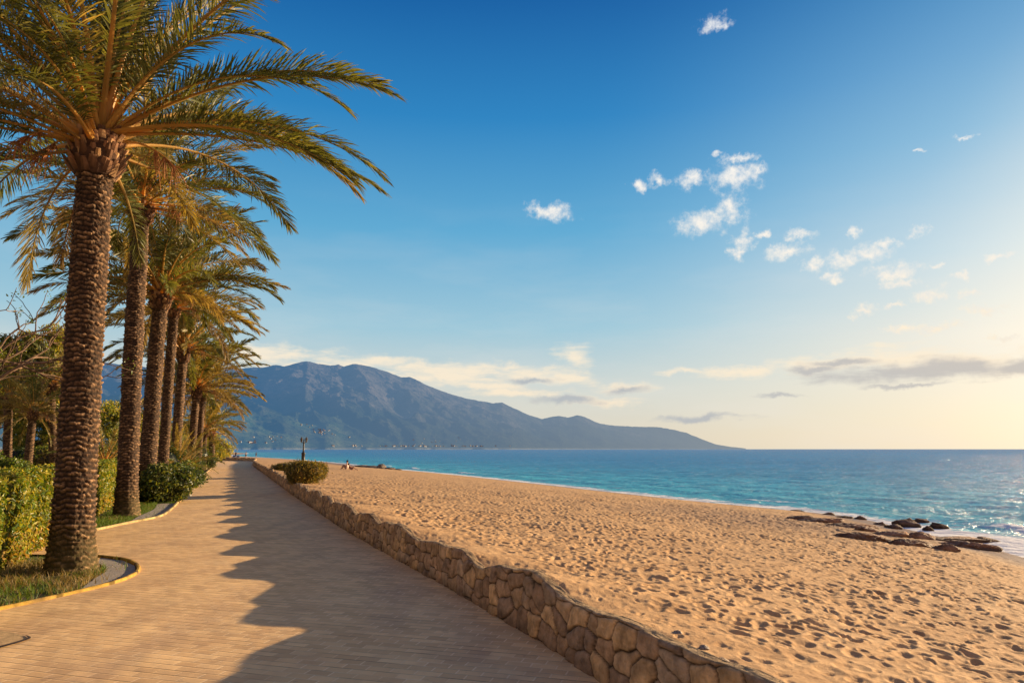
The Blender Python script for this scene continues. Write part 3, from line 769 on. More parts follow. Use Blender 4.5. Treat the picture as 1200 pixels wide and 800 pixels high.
def trunk_mesh(mb, H, r0, r1, lean, r, hero, flare=1.35):
    """leaf-scar covered date palm trunk along a leaning line"""
    nz = int(H / (.010 if hero == 2 else .02 if hero == 1 else .05)) + 2; na = 150 if hero == 2 else 80 if hero == 1 else 26
    z = np.linspace(-.06, H, nz); a = np.linspace(0, 2 * np.pi, na, endpoint=False)
    Z, A = np.meshgrid(z, a, indexing='ij')
    t = np.clip(Z / H, 0, 1)
    rad = r0 + (r1 - r0) * t + (flare - 1) * r0 * np.exp(-np.clip(Z, 0, 99) / .38)
    rows = .074; ncell = 9
    zz = Z + .020 * np.sin(A * 2 + 1) + .03 * perlin(A * 1.2, Z * 1.5, 5) * np.sin(A * .5) ** 2 + .018 * perlin(np.cos(A) * 3, Z * 6 + np.sin(A) * 3, 8)
    zz = zz + .034 * (hsh(np.floor(A / (2 * np.pi) * 23 + Z * 1.1).astype(int) % 23, np.floor(Z / .21).astype(int), 44) - .5)
    row = np.floor(zz / rows); fz = zz / rows - row
    ph = A / (2 * np.pi) * ncell + row * .5 + .25 * hsh(row.astype(int), row.astype(int) * 0, 3)
    ci = np.floor(ph); fa = ph - ci - .5
    hc = hsh((ci % ncell).astype(int), row.astype(int), 12)
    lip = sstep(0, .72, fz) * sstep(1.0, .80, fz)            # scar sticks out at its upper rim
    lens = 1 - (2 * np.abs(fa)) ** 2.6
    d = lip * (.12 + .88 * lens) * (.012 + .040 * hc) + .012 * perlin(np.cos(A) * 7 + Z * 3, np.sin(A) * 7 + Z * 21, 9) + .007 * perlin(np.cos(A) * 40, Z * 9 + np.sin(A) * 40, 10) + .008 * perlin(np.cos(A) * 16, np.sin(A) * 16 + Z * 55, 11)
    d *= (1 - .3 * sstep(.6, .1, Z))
    d += .03 * perlin(np.cos(A) * 1.5, Z * .9 + np.sin(A), 15)
    Rr = rad + d * (r0 / .31)
    lx = lean[0] * t ** .85; ly = lean[1] * t ** .85
    V = np.stack([lx + Rr * np.cos(A), ly + Rr * np.sin(A), Z], -1)
    i = np.arange(nz * na).reshape(nz, na); j = np.roll(i, -1, 1)
    F = np.stack([i[:-1], j[:-1], j[1:], i[1:]], -1).reshape(-1, 4)
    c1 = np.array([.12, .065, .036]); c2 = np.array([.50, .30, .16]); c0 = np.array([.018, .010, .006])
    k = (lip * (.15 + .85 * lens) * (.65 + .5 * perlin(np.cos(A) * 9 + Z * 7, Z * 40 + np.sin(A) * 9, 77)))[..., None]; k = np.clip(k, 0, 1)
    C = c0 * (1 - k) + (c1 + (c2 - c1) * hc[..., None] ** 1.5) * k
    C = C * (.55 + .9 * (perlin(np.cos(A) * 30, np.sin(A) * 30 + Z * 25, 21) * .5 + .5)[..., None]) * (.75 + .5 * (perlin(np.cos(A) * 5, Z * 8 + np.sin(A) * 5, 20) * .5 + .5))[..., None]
    # moss / algae near the foot
    mo = (sstep(.9, .1, Z) * .35)[..., None]; C = C * (1 - mo) + np.array([.13, .11, .03]) * mo
    mb.add(V.reshape(-1, 3), F, C.reshape(-1, 3))

def boss_mesh(mb, top, r, rad, h, seed, n=120):
    """the swollen head of cut leaf bases"""
    q = [(rad * .80, -.06 * h), (rad * .98, .12 * h), (rad * 1.1, .4 * h), (rad * 1.02, .7 * h), (rad * .6, 1.0 * h), (.02, 1.12 * h)]
    mb.lathe(q, top, 20, (.07, .035, .02))
    for i in range(n):
        f = (i + .5) / n; z = h * (f * 1.0 - .05); a = i * 2.39996 + r.normal() * .12
        rr = np.interp(z / h, [0, .15, .4, .7, 1], [.90, 1.0, 1.08, .98, .6]) * rad
        o = np.array([math.cos(a), math.sin(a), 0]); s_ = np.array([-math.sin(a), math.cos(a), 0]); up = np.array([0, 0, 1.])
        tilt = np.interp(f, [0, 1], [.62, .25]) + r.normal() * .1
        dirv = o * math.sin(tilt) + up * math.cos(tilt); nv = o * math.cos(tilt) - up * math.sin(tilt)
        L = r.uniform(.16, .30) * (rad / .40); w = r.uniform(.07, .11) * (rad / .40); th = .045 * (rad / .4)
        c = np.array(top) + o * rr * .86 + up * z
        P = [c - s_ * w - nv * th * .3, c + s_ * w - nv * th * .3, c + s_ * w * .9 + nv * th * .4, c + nv * th, c - s_ * w * .9 + nv * th * .4]
        e = c + dirv * L; w2 = w * r.uniform(.35, .7)
        P += [e - s_ * w2 - nv * th * .2, e + s_ * w2 - nv * th * .2, e + s_ * w2 * .9 + nv * th * .3, e + nv * th * .7, e - s_ * w2 * .9 + nv * th * .3]
        col = np.array([.20, .10, .05]) * r.uniform(.55, 1.5) if r.uniform() < .8 else np.array([.42, .24, .11])
        cc = np.vstack([np.tile(col * .5, (5, 1)), np.tile(col * 1.1, (5, 1))])
        F = [[k, (k + 1) % 5, (k + 1) % 5 + 5, k + 5] for k in range(5)]
        mb.add(P, F, cc); mb.add(np.array(P)[5:], [[0, 1, 2], [0, 2, 3], [0, 3, 4]], col * 1.5)

def fruit_mesh(base, az, r, L=.8):
    m_ = MB(); st = np.array([math.cos(az), math.sin(az), 0.]); t = np.linspace(0, 1, 7)[:, None]
    P = base + st * t * L * .8 + np.array([0, 0, 1]) * (t * .35 - t ** 2 * .55) * L
    m_.tube(P, np.linspace(.022, .012, 7), 5, (.50, .25, .06))
    for i in range(46):
        d = st * r.uniform(.0, .5) + r.normal(size=3) * .26; d[2] = -abs(d[2]) - .25; ll = r.uniform(.3, .6)
        b0 = P[-1 - int(r.integers(3))]; tt = np.linspace(0, 1, 5)[:, None]
        m_.tube(b0 + d * tt * ll + np.array([0, 0, -.35]) * tt ** 2 * ll, [.008, .007, .006, .006, .004], 4, np.array([.42, .19, .08]) * r.uniform(.6, 1.3), cap=False)
    return m_

def palm(label, foot, top, d0, d1, crown_h, flen, nf, seed, hero=0, special=(), split=False, skirt=6, group='date palms lining the promenade', nl=80, emin=-30, lw=.032, name='palm_tree', ll=.58, gold=.45, dk=1.0, bk=1.45):
    """foot, top: trunk end points in the place.  palm_tree > trunk, leaf_base_head, frond.. or crown, fruit_stalk"""
    r = np.random.default_rng(seed)
    root = empty(name, foot); tag(root, label, 'palm tree', group)
    lean = (top[0] - foot[0], top[1] - foot[1]); H = top[2] - foot[2]
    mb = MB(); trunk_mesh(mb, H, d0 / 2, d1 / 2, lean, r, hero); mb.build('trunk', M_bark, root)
    T = np.array([lean[0], lean[1], H])
    br = d1 / 2 * bk
    mb = MB(); boss_mesh(mb, T, r, br, crown_h, seed, 120 if hero else 50); mb.build('leaf_base_head', M_bark, root, smooth=False)
    head = T + np.array([0, 0, crown_h * .92])
    parts = []
    for i in range(nf):
        f = (i + .5) / nf                           # 0 = oldest (low) .. 1 = spear leaves
        az = i * 2.39996 + r.normal() * .18
        e0 = R(np.interp(f, [0, .12, .35, .7, 1], [emin, 2, 28, 56, 84]) + r.normal() * 6)
        dr = R(np.interp(f, [0, .3, .7, 1], [34, 58, 46, 22]) * dk + r.normal() * 9)
        if hero == 2 and math.cos(az) > .5 and e0 < R(50): continue
        L = flen * np.interp(f, [0, .3, .8, 1], [.84, 1, 1.04, .98]) * r.uniform(.9, 1.06)
        dry = 1.0 if i < skirt and r.uniform() < .6 else (.45 if i < skirt * 1.8 else max(0, r.normal() * .08))
        rr = br * np.interp(f, [0, 1], [.85, .12])
        b0 = head + np.array([math.cos(az) * rr, math.sin(az) * rr, (f - .55) * crown_h * .7])
        parts.append(((b0, az, e0, L, dr), dict(dry=dry, twist=r.normal() * .5, side=r.normal() * .16)))
    for (az, e0, L, dr, sd, tw) in special:
        b0 = head + np.array([math.cos(az) * br * .5, math.sin(az) * br * .5, .05])
        parts.append(((b0, az, R(e0), L, R(dr)), dict(dry=0., twist=tw, side=sd)))
    if split:
        for a, k in parts:
            frond_mesh(*a, r, nl=nl, lw=lw, ll=ll, gold=gold, **k).build('frond', M_frond, root, smooth=False)
    else:
        big = MB()
        for a, k in parts:
            (rv, rf, rc), (V, F4, F3, C) = frond_geo(*a, r, nl=nl, lw=lw, ll=ll, gold=gold, seg=12, **k)
            big.add(rv, rf, rc); nb = big.n
            big.V.append(V); big.C.append(C); big.F4.append(F4 + nb); big.F3.append(F3 + nb); big.n += len(V)
        big.build('crown', M_frond, root, smooth=False)
    for q in range(3 if hero == 2 else 1):
        az = (r.uniform(0, 6.28) if q else .25) if hero != 2 else (.5, 3.0, 3.5)[q]
        fruit_mesh(head + np.array([math.cos(az) * br * .7, math.sin(az) * br * .7, -.05]), az, r, .95 * flen / 4).build('fruit_stalk', M_bark, root)
    return root

def P2(px, py, dist): return at(px, py, dist)
f1 = gp(83, 668); f2 = gp(148, 604); f3 = gp(170, 585); f4 = gp(189, 574)
# nearest palm
palm('nearest and tallest looking date palm with thick ringed trunk beside the yellow kerb', f1, at(112, 205, f1[1] + .15), .52, .47, .72, 4.5, 70, 101, hero=2, split=True, nl=135, lw=.022, emin=4, skirt=2, gold=.25, ll=.56, bk=1.5,
     special=[(R(6), 36, 4.9, 62, -.2, .2), (R(14), 44, 4.8, 66, -.2, -.3), (R(-4), 40, 4.2, 78, .2, .3), (R(18), 12, 4.5, 46, -.3, .2), (R(4), 16, 4.7, 58, -.15, .3), (R(-8), 6, 4.4, 46, .1, -.2), (R(26), 24, 4.3, 70, -.2, .1), (R(38), 34, 4.4, 70, -.2, .2), (R(-30), 40, 4.0, 74, .2, .2)])
palm('second date palm, slender trunk rising from its own kerbed bed beyond the nearest palm', f2, at(164, 262, f2[1] + .3), .50, .41, .8, 3.9, 64, 102, hero=1, split=True, emin=-8, skirt=1, gold=.3, nl=85, lw=.033, special=[(R(10), 25, 3.9, 70, -.2, .1)])
palm('third date palm, trunk rising behind the round dark shrub', f3, at(187, 362, f3[1] + .3), .55, .47, .85, 4.2, 64, 103, hero=1, split=True, emin=-10, skirt=4, gold=.4, nl=80, lw=.037)
palm('fourth date palm with thin trunk just right of the third', f4, at(203, 372, f4[1] + .2), .42, .36, .7, 4.1, 58, 104, hero=1, emin=-12, skirt=3, nl=75, lw=.04)
y5 = 38.; palm('fifth date palm with smooth pale trunk and round leaf base head', (*at(208, 500, y5)[:2], 0), at(214, 424, y5), .52, .45, 1.0, 4.3, 58, 105, emin=-10, nl=75, lw=.045, skirt=3)
y6 = 47.; palm('sixth date palm, its head below the fifth and left of its twin', (*at(226, 500, y6)[:2], 0), at(230, 466, y6), .50, .44, .9, 4.5, 54, 106, emin=-10, nl=70, lw=.05, skirt=3)
y7 = 56.; palm('seventh date palm, thin trunk close to the right of the sixth', (*at(235, 500, y7)[:2], 0), at(237, 470, y7), .50, .44, .8, 4.3, 50, 107, emin=-10, nl=60, lw=.055, skirt=3)
y8 = 66.; palm('farthest date palm with orange tinged drooping fronds at the end of the row', (*at(249, 540, y8)[:2], 0), at(248, 507, y8), .55, .5, .8, 3.4, 40, 108, nl=45, lw=.07, skirt=10)
y9 = 60.; palm('low date palm partly hidden left of the farthest palm', (*at(238, 540, y9)[:2], 0), at(239, 512, y9), .55, .5, .7, 3.0, 34, 109, nl=40, lw=.07)
# young low palms, fan of leaves near the ground
y = 33.; q = at(204, 540, y); palm('young trunkless palm with upright fronds between the round shrub and the promenade edge', (*q[:2], 0), (q[0], q[1], .55), .4, .36, .35, 2.0, 26, 110, nl=45, lw=.04, emin=32, dk=.75, skirt=2,
     group='young low palms', special=[(R(10), 58, 2.5, 62, .0, 0)])
y = 41.; q = at(220, 540, y); palm('young low palm beyond the trunkless one, near the farthest shrubs', (*q[:2], 0), (q[0], q[1], .6), .4, .36, .35, 2.1, 24, 111, nl=40, lw=.045, emin=32, dk=.75, skirt=2, group='young low palms')
y = 30.; q = at(122, 548, y); palm('young low palm showing in the gap between the first and second trunks', (*q[:2], .28), (q[0], q[1], .9), .4, .36, .35, 2.3, 26, 112, nl=40, lw=.045, emin=32, dk=.75, skirt=3, group='young low palms')
# garden palms at the left
y = 46.; q = at(66, 540, y); palm('garden palm with shaggy head half hidden left of the nearest trunk', (*q[:2], .28), at(60, 462, y), .5, .45, .8, 2.9, 44, 113, nl=40, lw=.055, skirt=14, group='palms in the garden')
y = 43.; q = at(33, 540, y); palm('garden palm with yellow drooping fronds behind the lawn', (*q[:2], .28), at(38, 492, y), .45, .4, .6, 2.8, 40, 114, nl=40, lw=.055, skirt=12, emin=-45, group='palms in the garden')
y = 45.; q = at(10, 540, y); palm('garden palm at the left edge of the garden behind the lawn', (*q[:2], .28), at(10, 478, y), .5, .45, .7, 2.9, 40, 115, nl=40, lw=.055, skirt=14, emin=-45, group='palms in the garden')

# ------------------------------------------------------------------ SHRUBS along the promenade
q = gp(192, 590)
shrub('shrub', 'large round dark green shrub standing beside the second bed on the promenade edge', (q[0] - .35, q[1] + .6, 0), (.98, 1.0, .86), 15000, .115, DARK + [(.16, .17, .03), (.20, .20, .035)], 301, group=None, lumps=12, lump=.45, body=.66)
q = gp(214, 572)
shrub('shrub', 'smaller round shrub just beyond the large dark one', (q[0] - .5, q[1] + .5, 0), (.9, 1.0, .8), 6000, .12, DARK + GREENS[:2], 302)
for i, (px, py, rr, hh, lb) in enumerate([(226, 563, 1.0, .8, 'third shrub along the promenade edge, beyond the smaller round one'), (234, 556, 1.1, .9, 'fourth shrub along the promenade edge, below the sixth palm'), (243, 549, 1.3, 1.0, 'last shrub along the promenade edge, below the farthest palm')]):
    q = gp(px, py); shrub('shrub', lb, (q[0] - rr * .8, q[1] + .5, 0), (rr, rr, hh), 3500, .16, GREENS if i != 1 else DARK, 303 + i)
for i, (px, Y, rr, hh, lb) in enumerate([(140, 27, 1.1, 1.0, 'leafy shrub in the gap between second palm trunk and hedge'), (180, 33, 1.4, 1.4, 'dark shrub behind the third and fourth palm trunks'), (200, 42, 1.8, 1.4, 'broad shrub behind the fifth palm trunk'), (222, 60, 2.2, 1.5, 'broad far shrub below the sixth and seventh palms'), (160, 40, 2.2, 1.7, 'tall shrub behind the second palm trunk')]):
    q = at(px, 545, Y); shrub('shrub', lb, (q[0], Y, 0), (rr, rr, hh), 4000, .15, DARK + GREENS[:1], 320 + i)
# dune shrubs on the sand
q = gp(340, 567, .42)
DUNE = [(.12, .11, .03), (.17, .13, .04), (.08, .09, .022), (.24, .16, .05)]
shrub('dune_shrub', 'brownish green mounded shrub on the sand just behind the wall', (q[0] + .25, q[1] + .9, .34), (1.0, 1.25, .70), 19000, .10, DUNE + [(.32, .24, .06)], 330, aspect=.32, lumps=13, lump=.42, body=.6)
q = gp(306, 552, .42)
shrub('dune_shrub', 'low pale shrub behind the wall, beyond the larger mounded one', (q[0] + .9, q[1] + 2.0, .36), (.9, 1.6, .34), 6000, .10, DUNE + [(.26, .22, .06)], 331, aspect=.32)

# garden shrubs at the left, behind the lawn
for i, (px, Y, rr, hh, pal, lb) in enumerate([
        (8, 40, 1.1, .75, GREENS, 'bright green low shrub at the left edge behind the lawn'),
        (22, 50, 2.0, 1.4, DARK, 'dark spreading shrub with flat top at the left behind the lawn'),
        (50, 49, 1.6, 1.2, YELL, 'yellow green shrub left of the nearest palm trunk'),
        (70, 47, 1.6, 1.3, [(.25, .18, .06), (.30, .2, .06), (.15, .13, .03)], 'orange brown shrub touching the nearest palm trunk'),
        (-25, 44, 1.8, 1.2, GREENS, 'green shrub at the left end of the lawn'),
        (105, 48, 2.0, 1.3, GREENS + YELL[:1], 'green shrub right of the nearest palm trunk behind the lawn')]):
    q = at(px, 545, Y); shrub('shrub', lb, (q[0], Y, .28), (rr, rr * .8, hh), 3500, .17, pal, 340 + i)

# ------------------------------------------------------------------ garden trees (conifers / broadleaf)
def tree(label, px, top_y, Y, wid, pal, seed, nleaf=14000, size=.3, lumps=26, base_z=.28, conical=.5, name='tree', group='tall trees behind the lawn', lo=.35):
    r = np.random.default_rng(seed)
    b = at(px, 545, Y); topz = at(px, top_y, Y)[2]; H = topz - base_z
    root = empty(name, (b[0], Y, base_z)); tag(root, label, 'tree', group)
    mb = MB(); pal = np.array(pal); sb = MB()
    t = np.linspace(0, 1, 9)[:, None]; bend = np.array([r.normal() * .3, r.normal() * .3, 0])
    sb.tube(np.array([0, 0, -.1]) + t * np.array([0, 0, H * .9]) + bend * t ** 2, np.linspace(.22, .04, 9), 10, (.16, .10, .06))
    for i in range(lumps):
        f = lo + (1 - lo) * ((i + .5) / lumps); a = i * 2.4 + r.normal() * .3
        rr = wid * (1 - conical * (f - lo) / (1 - lo)) * r.uniform(.35, .95) * (1 if f < .93 else .4)
        c = np.array([math.cos(a) * rr, math.sin(a) * rr, H * f]) + bend * f ** 2
        sb.tube(np.array([[0, 0, H * f * .82], (np.array([0, 0, H * f * .86]) + c) / 2, c]), [.07, .045, .015], 5, (.16, .10, .06))
        q = np.array([1, 1, .75]) * wid * r.uniform(.24, .4)
        k = nleaf // lumps; d = r.normal(size=(k, 3)); d /= np.linalg.norm(d, axis=1)[:, None]
        P = c + d * q * (r.uniform(.25, 1.05, k) ** .5)[:, None] * (1 + .3 * perlin(d[:, 0] * 3 + i, d[:, 1] * 3 + d[:, 2] * 3, seed % 90))[:, None]
        col = pal[r.integers(len(pal), size=k)] * r.uniform(.6, 1.3, (k, 1)) * r.uniform(.75, 1.25)
        V, F, C = leaf_cards(P, d + r.normal(size=(k, 3)) * .5, size, r, col, aspect=.35, up=.8); mb.add(V, F, C)
    sb.build('trunk', M_bark, root); mb.build('crown', M_leaf, root, smooth=False)
    return root
PINE = [(.20, .23, .035), (.33, .31, .045), (.11, .135, .025), (.46, .37, .07)]
tree('bushy conifer with pointed crown just left of the nearest trunk', 52, 388, 60, 2.6, PINE, 401, name='conifer_tree')
tree('conifer with rounded top left of the pointed one', 24, 396, 62, 3.0, PINE, 402, name='conifer_tree')
tree('dense green tree at the left edge of the garden', -8, 400, 58, 3.2, PINE + GREENS[:1], 403)
tree('green tree partly hidden behind the nearest trunk', 78, 402, 66, 2.6, PINE, 404, name='conifer_tree')
tree('low olive tree between the garden palms', 46, 450, 54, 2.6, GREENS + PINE, 405, lo=.2)
tree('olive tree beyond the left edge of the lawn', -60, 380, 56, 3.4, PINE, 406)
tree('low tree seen between the first and second palm trunks', 128, 478, 70, 3.4, PINE + GREENS[:1], 407, lo=.15, nleaf=9000)
tree('low green tree behind the third palm trunk', 175, 488, 78, 4.0, PINE, 408, lo=.15, nleaf=9000)
tree('low green tree behind the farthest palms', 222, 500, 98, 4.5, PINE, 409, lo=.1, nleaf=8000, size=.4)
tree('low rounded tree at the far end of the palm row', 243, 512, 118, 4.0, PINE, 410, lo=.1, nleaf=7000, size=.4)
for i in range(7):
    tree('distant garden tree in the row closing the lawn', -90 - i * 70 + (i % 2) * 12, 410 + (i * 37) % 40, 62 + (i % 3) * 6, 3.6, PINE, 420 + i, lo=.2, nleaf=5000, group='trees left of the view')

# bare branched tree at the left edge
def bare_tree():
    r = np.random.default_rng(55); Y = 17.
    foot = np.array([*at(-105, 500, Y)[:2], 0.]); root = empty('bare_tree', foot)
    tag(root, 'nearly leafless tree with twisting pale branches at the left edge', 'tree')
    sb = MB(); lb = MB(); leaves = []
    def grow(p, d, L, rad, depth):
        n = 6; pts = [p]
        for i in range(n):
            d = d + r.normal(size=3) * .16 + np.array([0, 0, .035]); d /= np.linalg.norm(d); pts.append(pts[-1] + d * L / n)
        pts = np.array(pts); sb.tube(pts, np.linspace(rad, rad * .62, n + 1), 7 if depth < 2 else 5, np.array([.19, .12, .075]) * r.uniform(.6, 1.2), cap=False)
        if depth >= 4:
            for _ in range(3): leaves.append((pts[-1 - r.integers(2)] + r.normal(size=3) * .05))
            return
        kids = [2, 3, 3, 2, 2][depth]
        for k in range(kids):
            q = pts[-1] if k < 2 else pts[int(r.integers(2, n))]
            dd = d + r.normal(size=3) * (.52 if depth else .35); dd /= np.linalg.norm(dd)
            grow(q, dd, L * r.uniform(.62, .85), rad * .6, depth + 1)
    for tgt, L in (((1.2, -.2, 2.0), 2.1), ((.9, .3, 2.2), 2.4), ((2.0, 0, 1.5), 2.0), ((-.6, 0, 2.), 2.2)):
        t = np.array(tgt, float); t /= np.linalg.norm(t); grow(np.array([0, 0, .9]), t, L * 1.22, .085, 0)
    sb.tube([[0, 0, -.1], [.03, 0, .4], [0, 0, 1.0]], [.2, .16, .14], 10, (.26, .18, .12))
    sb.build('trunk', M_bark, root)
    P = np.repeat(np.array(leaves)[::5], 9, 0); P = P + r.normal(size=P.shape) * .07
    col = np.array(GREENS)[r.integers(4, size=len(P))] * r.uniform(.8, 1.6, (len(P), 1))
    V, F, C = leaf_cards(P, r.normal(size=P.shape), .075, r, col); lb.add(V, F, C); lb.build('crown', M_leaf, root, smooth=False)
bare_tree()

# ------------------------------------------------------------------ grass in the beds
def inside(P, poly):
    x, y = P[:, 0], P[:, 1]; c = np.zeros(len(P), bool); j = len(poly) - 1
    for i in range(len(poly)):
        xi, yi = poly[i]; xj, yj = poly[j]
        c ^= ((yi > y) != (yj > y)) & (x < (xj - xi) * (y - yi) / (yj - yi + 1e-12) + xi); j = i
    return c
def grass(name, poly, n, h, seed, dryness=.3, avoid=None, label=None, thin=.35):
    r = np.random.default_rng(seed); lo = poly.min(0); hi = poly.max(0)
    P = r.uniform(lo, hi, (n, 2)); P = P[inside(P, poly)]
    d = fbm(P[:, 0] * 1.6, P[:, 1] * 1.6, 3, seed); P = P[d > -thin + r.normal(size=len(P)) * .15]
    if avoid is not None:
        for (c, rr) in avoid: P = P[np.hypot(P[:, 0] - c[0], P[:, 1] - c[1]) > rr]
        for gpoly in (g1, g2): P = P[~inside(P, gpoly) | (r.uniform(size=len(P)) < .04)]
    n = len(P); a = r.uniform(0, 6.28, n); H = h * r.uniform(.4, 1.2, n) * (.6 + .5 * (fbm(P[:, 0] * 2, P[:, 1] * 2, 2, seed + 1) + .5)); w = r.uniform(.003, .007, n)
    s_ = np.stack([np.cos(a), np.sin(a), 0 * a], -1); ln = r.normal(size=(n, 3)) * .35; ln[:, 2] = 0
    p0 = np.column_stack([P, np.full(n, -.03)]); H_ = H[:, None]; up = np.array([0, 0, 1.])
    V = np.stack([p0 - s_ * w[:, None], p0 + s_ * w[:, None], p0 + up * H_ * .6 + ln * H_ * .5 + s_ * w[:, None] * .7, p0 + up * H_ * .6 + ln * H_ * .5 - s_ * w[:, None] * .7, p0 + up * H_ + ln * H_ * 1.6], 1).reshape(-1, 3)
    i = np.arange(n)[:, None] * 5
    dn = (fbm(P[:, 0] * 1.1, P[:, 1] * 1.1, 2, seed + 5) + r.normal(size=n) * .25) > (.5 - dryness)
    col = np.where(dn[:, None], [.26, .19, .08], [.11, .17, .025]) * r.uniform(.6, 1.4, (n, 1))
    o = link(name, mesh(name, V, [i + [0, 1, 2, 3], i + [3, 2, 4]], np.repeat(col, 5, 0), False, M_grass)); tag(o, label, 'grass', kind='stuff')
bp1 = np.vstack([inset(B1, .10), [[HX(11) - .2, 11], [-9.4, 5.5]]])
grass('bed_grass', bp1, 42000, .16, 61, .62, [(f1, .42)], 'tufts of green and dry grass around the nearest palm', thin=.12)
B2b = B2[:49]
bp2 = np.vstack([inset(B2b, .1), [[HX(25) + .3, 25], [HX(17), 17.2]]])
grass('bed_turf', bp2, 60000, .12, 62, -.1, [(f2, .38)], 'short green grass around the second palm', thin=.7)

# bed soil sheets in the same bounds (a little above the garden ground)
tag(flat_poly('bed_soil', bp1, -.008, M_soil), kind='structure')

# ------------------------------------------------------------------ ROCKS
def rock(name, label, c, size, seed, flat=1.0, cat='rock', group=None, col=(.17, .10, .062), sub=34, wetz=None):
    r = np.random.default_rng(seed)
    th, ph = np.meshgrid(np.linspace(0, 2 * np.pi, sub * 2, endpoint=False), np.linspace(0, np.pi, sub), indexing='ij')
    d = np.stack([np.cos(th) * np.sin(ph), np.sin(th) * np.sin(ph), np.cos(ph)], -1)
    q = r.uniform(-50, 50, 3)
    rr = 1 + .32 * perlin(d[..., 0] * 1.3 + q[0] + d[..., 2], d[..., 1] * 1.3 + q[1] - d[..., 2] * .7, 1) + .2 * np.abs(perlin(d[..., 0] * 3 + q[1], d[..., 1] * 3 + d[..., 2] * 3 + q[2], 2)) - .12 + .15 * perlin(d[..., 0] * 6 + d[..., 2] * 5 + q[0], d[..., 1] * 6 + q[2], 3) + .08 * perlin(d[..., 0] * 15 + d[..., 2] * 11 + q[0], d[..., 1] * 15 + q[2], 4)
    cr_ = perlin(d[..., 0] * 2.3 + q[2] + d[..., 2], d[..., 1] * 2.3 + d[..., 2] * 2 + q[0], 5); rr = rr - .11 * np.exp(-(cr_ / .06) ** 2) - .07 * np.exp(-(perlin(d[..., 0] * 4 + q[0], d[..., 1] * 4 + d[..., 2] * 4 + q[1], 6) / .07) ** 2)
    # facets
    for i in range(16):
        nv = r.normal(size=3); nv /= np.linalg.norm(nv); lim = r.uniform(.66, .9); dp = (d @ nv) * rr
        rr = np.where(dp > lim, rr * (lim + (dp - lim) * .25) / np.maximum(dp, 1e-6), rr)
    V = d * rr[..., None] * np.array(size)
    i = np.arange(sub * 2 * sub).reshape(sub * 2, sub); j = np.roll(i, -1, 0)
    F = np.stack([i[:, :-1], j[:, :-1], j[:, 1:], i[:, 1:]], -1).reshape(-1, 4)
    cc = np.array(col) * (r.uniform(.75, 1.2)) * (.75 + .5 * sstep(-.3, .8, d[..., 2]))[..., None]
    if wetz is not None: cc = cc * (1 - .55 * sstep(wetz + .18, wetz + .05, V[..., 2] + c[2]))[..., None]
    a = r.uniform(-.25, .25); V = V @ np.array([[math.cos(a), math.sin(a), 0], [-math.sin(a), math.cos(a), 0], [0, 0, 1]])
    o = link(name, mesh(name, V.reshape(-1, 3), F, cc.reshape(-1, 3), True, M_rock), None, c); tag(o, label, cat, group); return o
rl = [(1009, 606, 7, 4, 0, 'rounded dark rock at the water edge left of the rock cluster'), (1032, 614, 9, 4, 0, 'dark low rock at the left of the boulder cluster'), (1049, 617, 9, 6, 0, 'boulder in front of the largest boulder'), (1063, 612, 17, 8, 0, 'largest rounded boulder in the cluster at the water edge'),
      (1081, 610, 10, 3, 0, 'low rock behind the largest boulder'), (1089, 619, 7, 4, 0, 'small rock standing in the surf between two boulders'), (1102, 615, 11, 6, 0, 'lone rounded boulder in the surf, right of the cluster'),
      (1122, 631, 34, 6, 1, 'broad flat reef rock at the right of the shore'), (1141, 638, 26, 7, 1, 'thick flat rock nearest the surf at the right'), (1158, 634, 12, 6, 1, 'rightmost reef rock touching the surf'),
      (1000, 616, 30, 4, 1, 'long low reef rock lying in the sand'), (1018, 620, 14, 5, 1, 'bump of reef rock on the long low one'), (962, 610, 22, 3, 1, 'thin ledge of rock in the sand left of the long reef'), (941, 607, 12, 3, 1, 'small ledge of rock farthest left in the sand'),
      (936, 599, 9, 2, 0, 'small dark rock on the waterline farthest left'), (972, 603, 10, 2, 0, 'flat dark rock on the waterline'), (992, 607, 12, 2, 0, 'flat rock on the waterline beside the rounded dark one'),
      (1010, 629, 26, 4, 1, 'half buried rock slab in front of the long reef'), (1042, 625, 22, 5, 1, 'rough rock slab below the boulder cluster'), (1076, 628, 18, 5, 1, 'rock slab below the small surf rock'), (1066, 636, 22, 4, 1, 'sand covered rock slab nearest the beach'), (1110, 643, 14, 3, 1, 'small low rock in the sand below the flat reef')]
for i, (px, py, w, h, fl, lb) in enumerate(rl):
    z = SEA + .02; q = gp(px, py + h * .6, z)
    if fl:
        for _ in range(12): z = float(sand_base(np.array([q[0]]), np.array([q[1]]))[0][0]); q = gp(px, py + h * .6, z)
        z = max(z, SEA) - .02
    k = q[1] / 800; hh = h * k * (1.15 if not fl else 1.0)
    rock('shore_rock', lb, (q[0], q[1] + w * k * .3, z), (w * k * (1.05 if not fl else 1.4), w * k * (.8 if not fl else .7), max(hh, .17) * (.95 if not fl else 1.15)), 500 + i, group='rocks along the shore', wetz=SEA, col=(.21, .115, .065) if fl else (.155, .09, .055))
for i, (px, py, w, h, lb) in enumerate([(424, 545.5, 9, 2, 'low dark rock at the left of the far outcrop'), (435, 546.5, 13, 2.5, 'broad rock in the middle of the far outcrop'), (447, 546, 7, 4.5, 'highest rock of the far outcrop'), (457, 548.5, 8, 2, 'rock at the seaward end of the far outcrop'), (466, 549.5, 6, 1.2, 'small last rock of the far outcrop in the water')]):
    q = gp(px, py + h * .5, SEA + .15); k = q[1] / 800; rock('shore_rock', lb, (q[0], q[1], SEA + .15), (w * k, w * k * .9, h * k * 1.2), 560 + i, group='rocks of the far outcrop', col=(.13, .10, .075), sub=12)
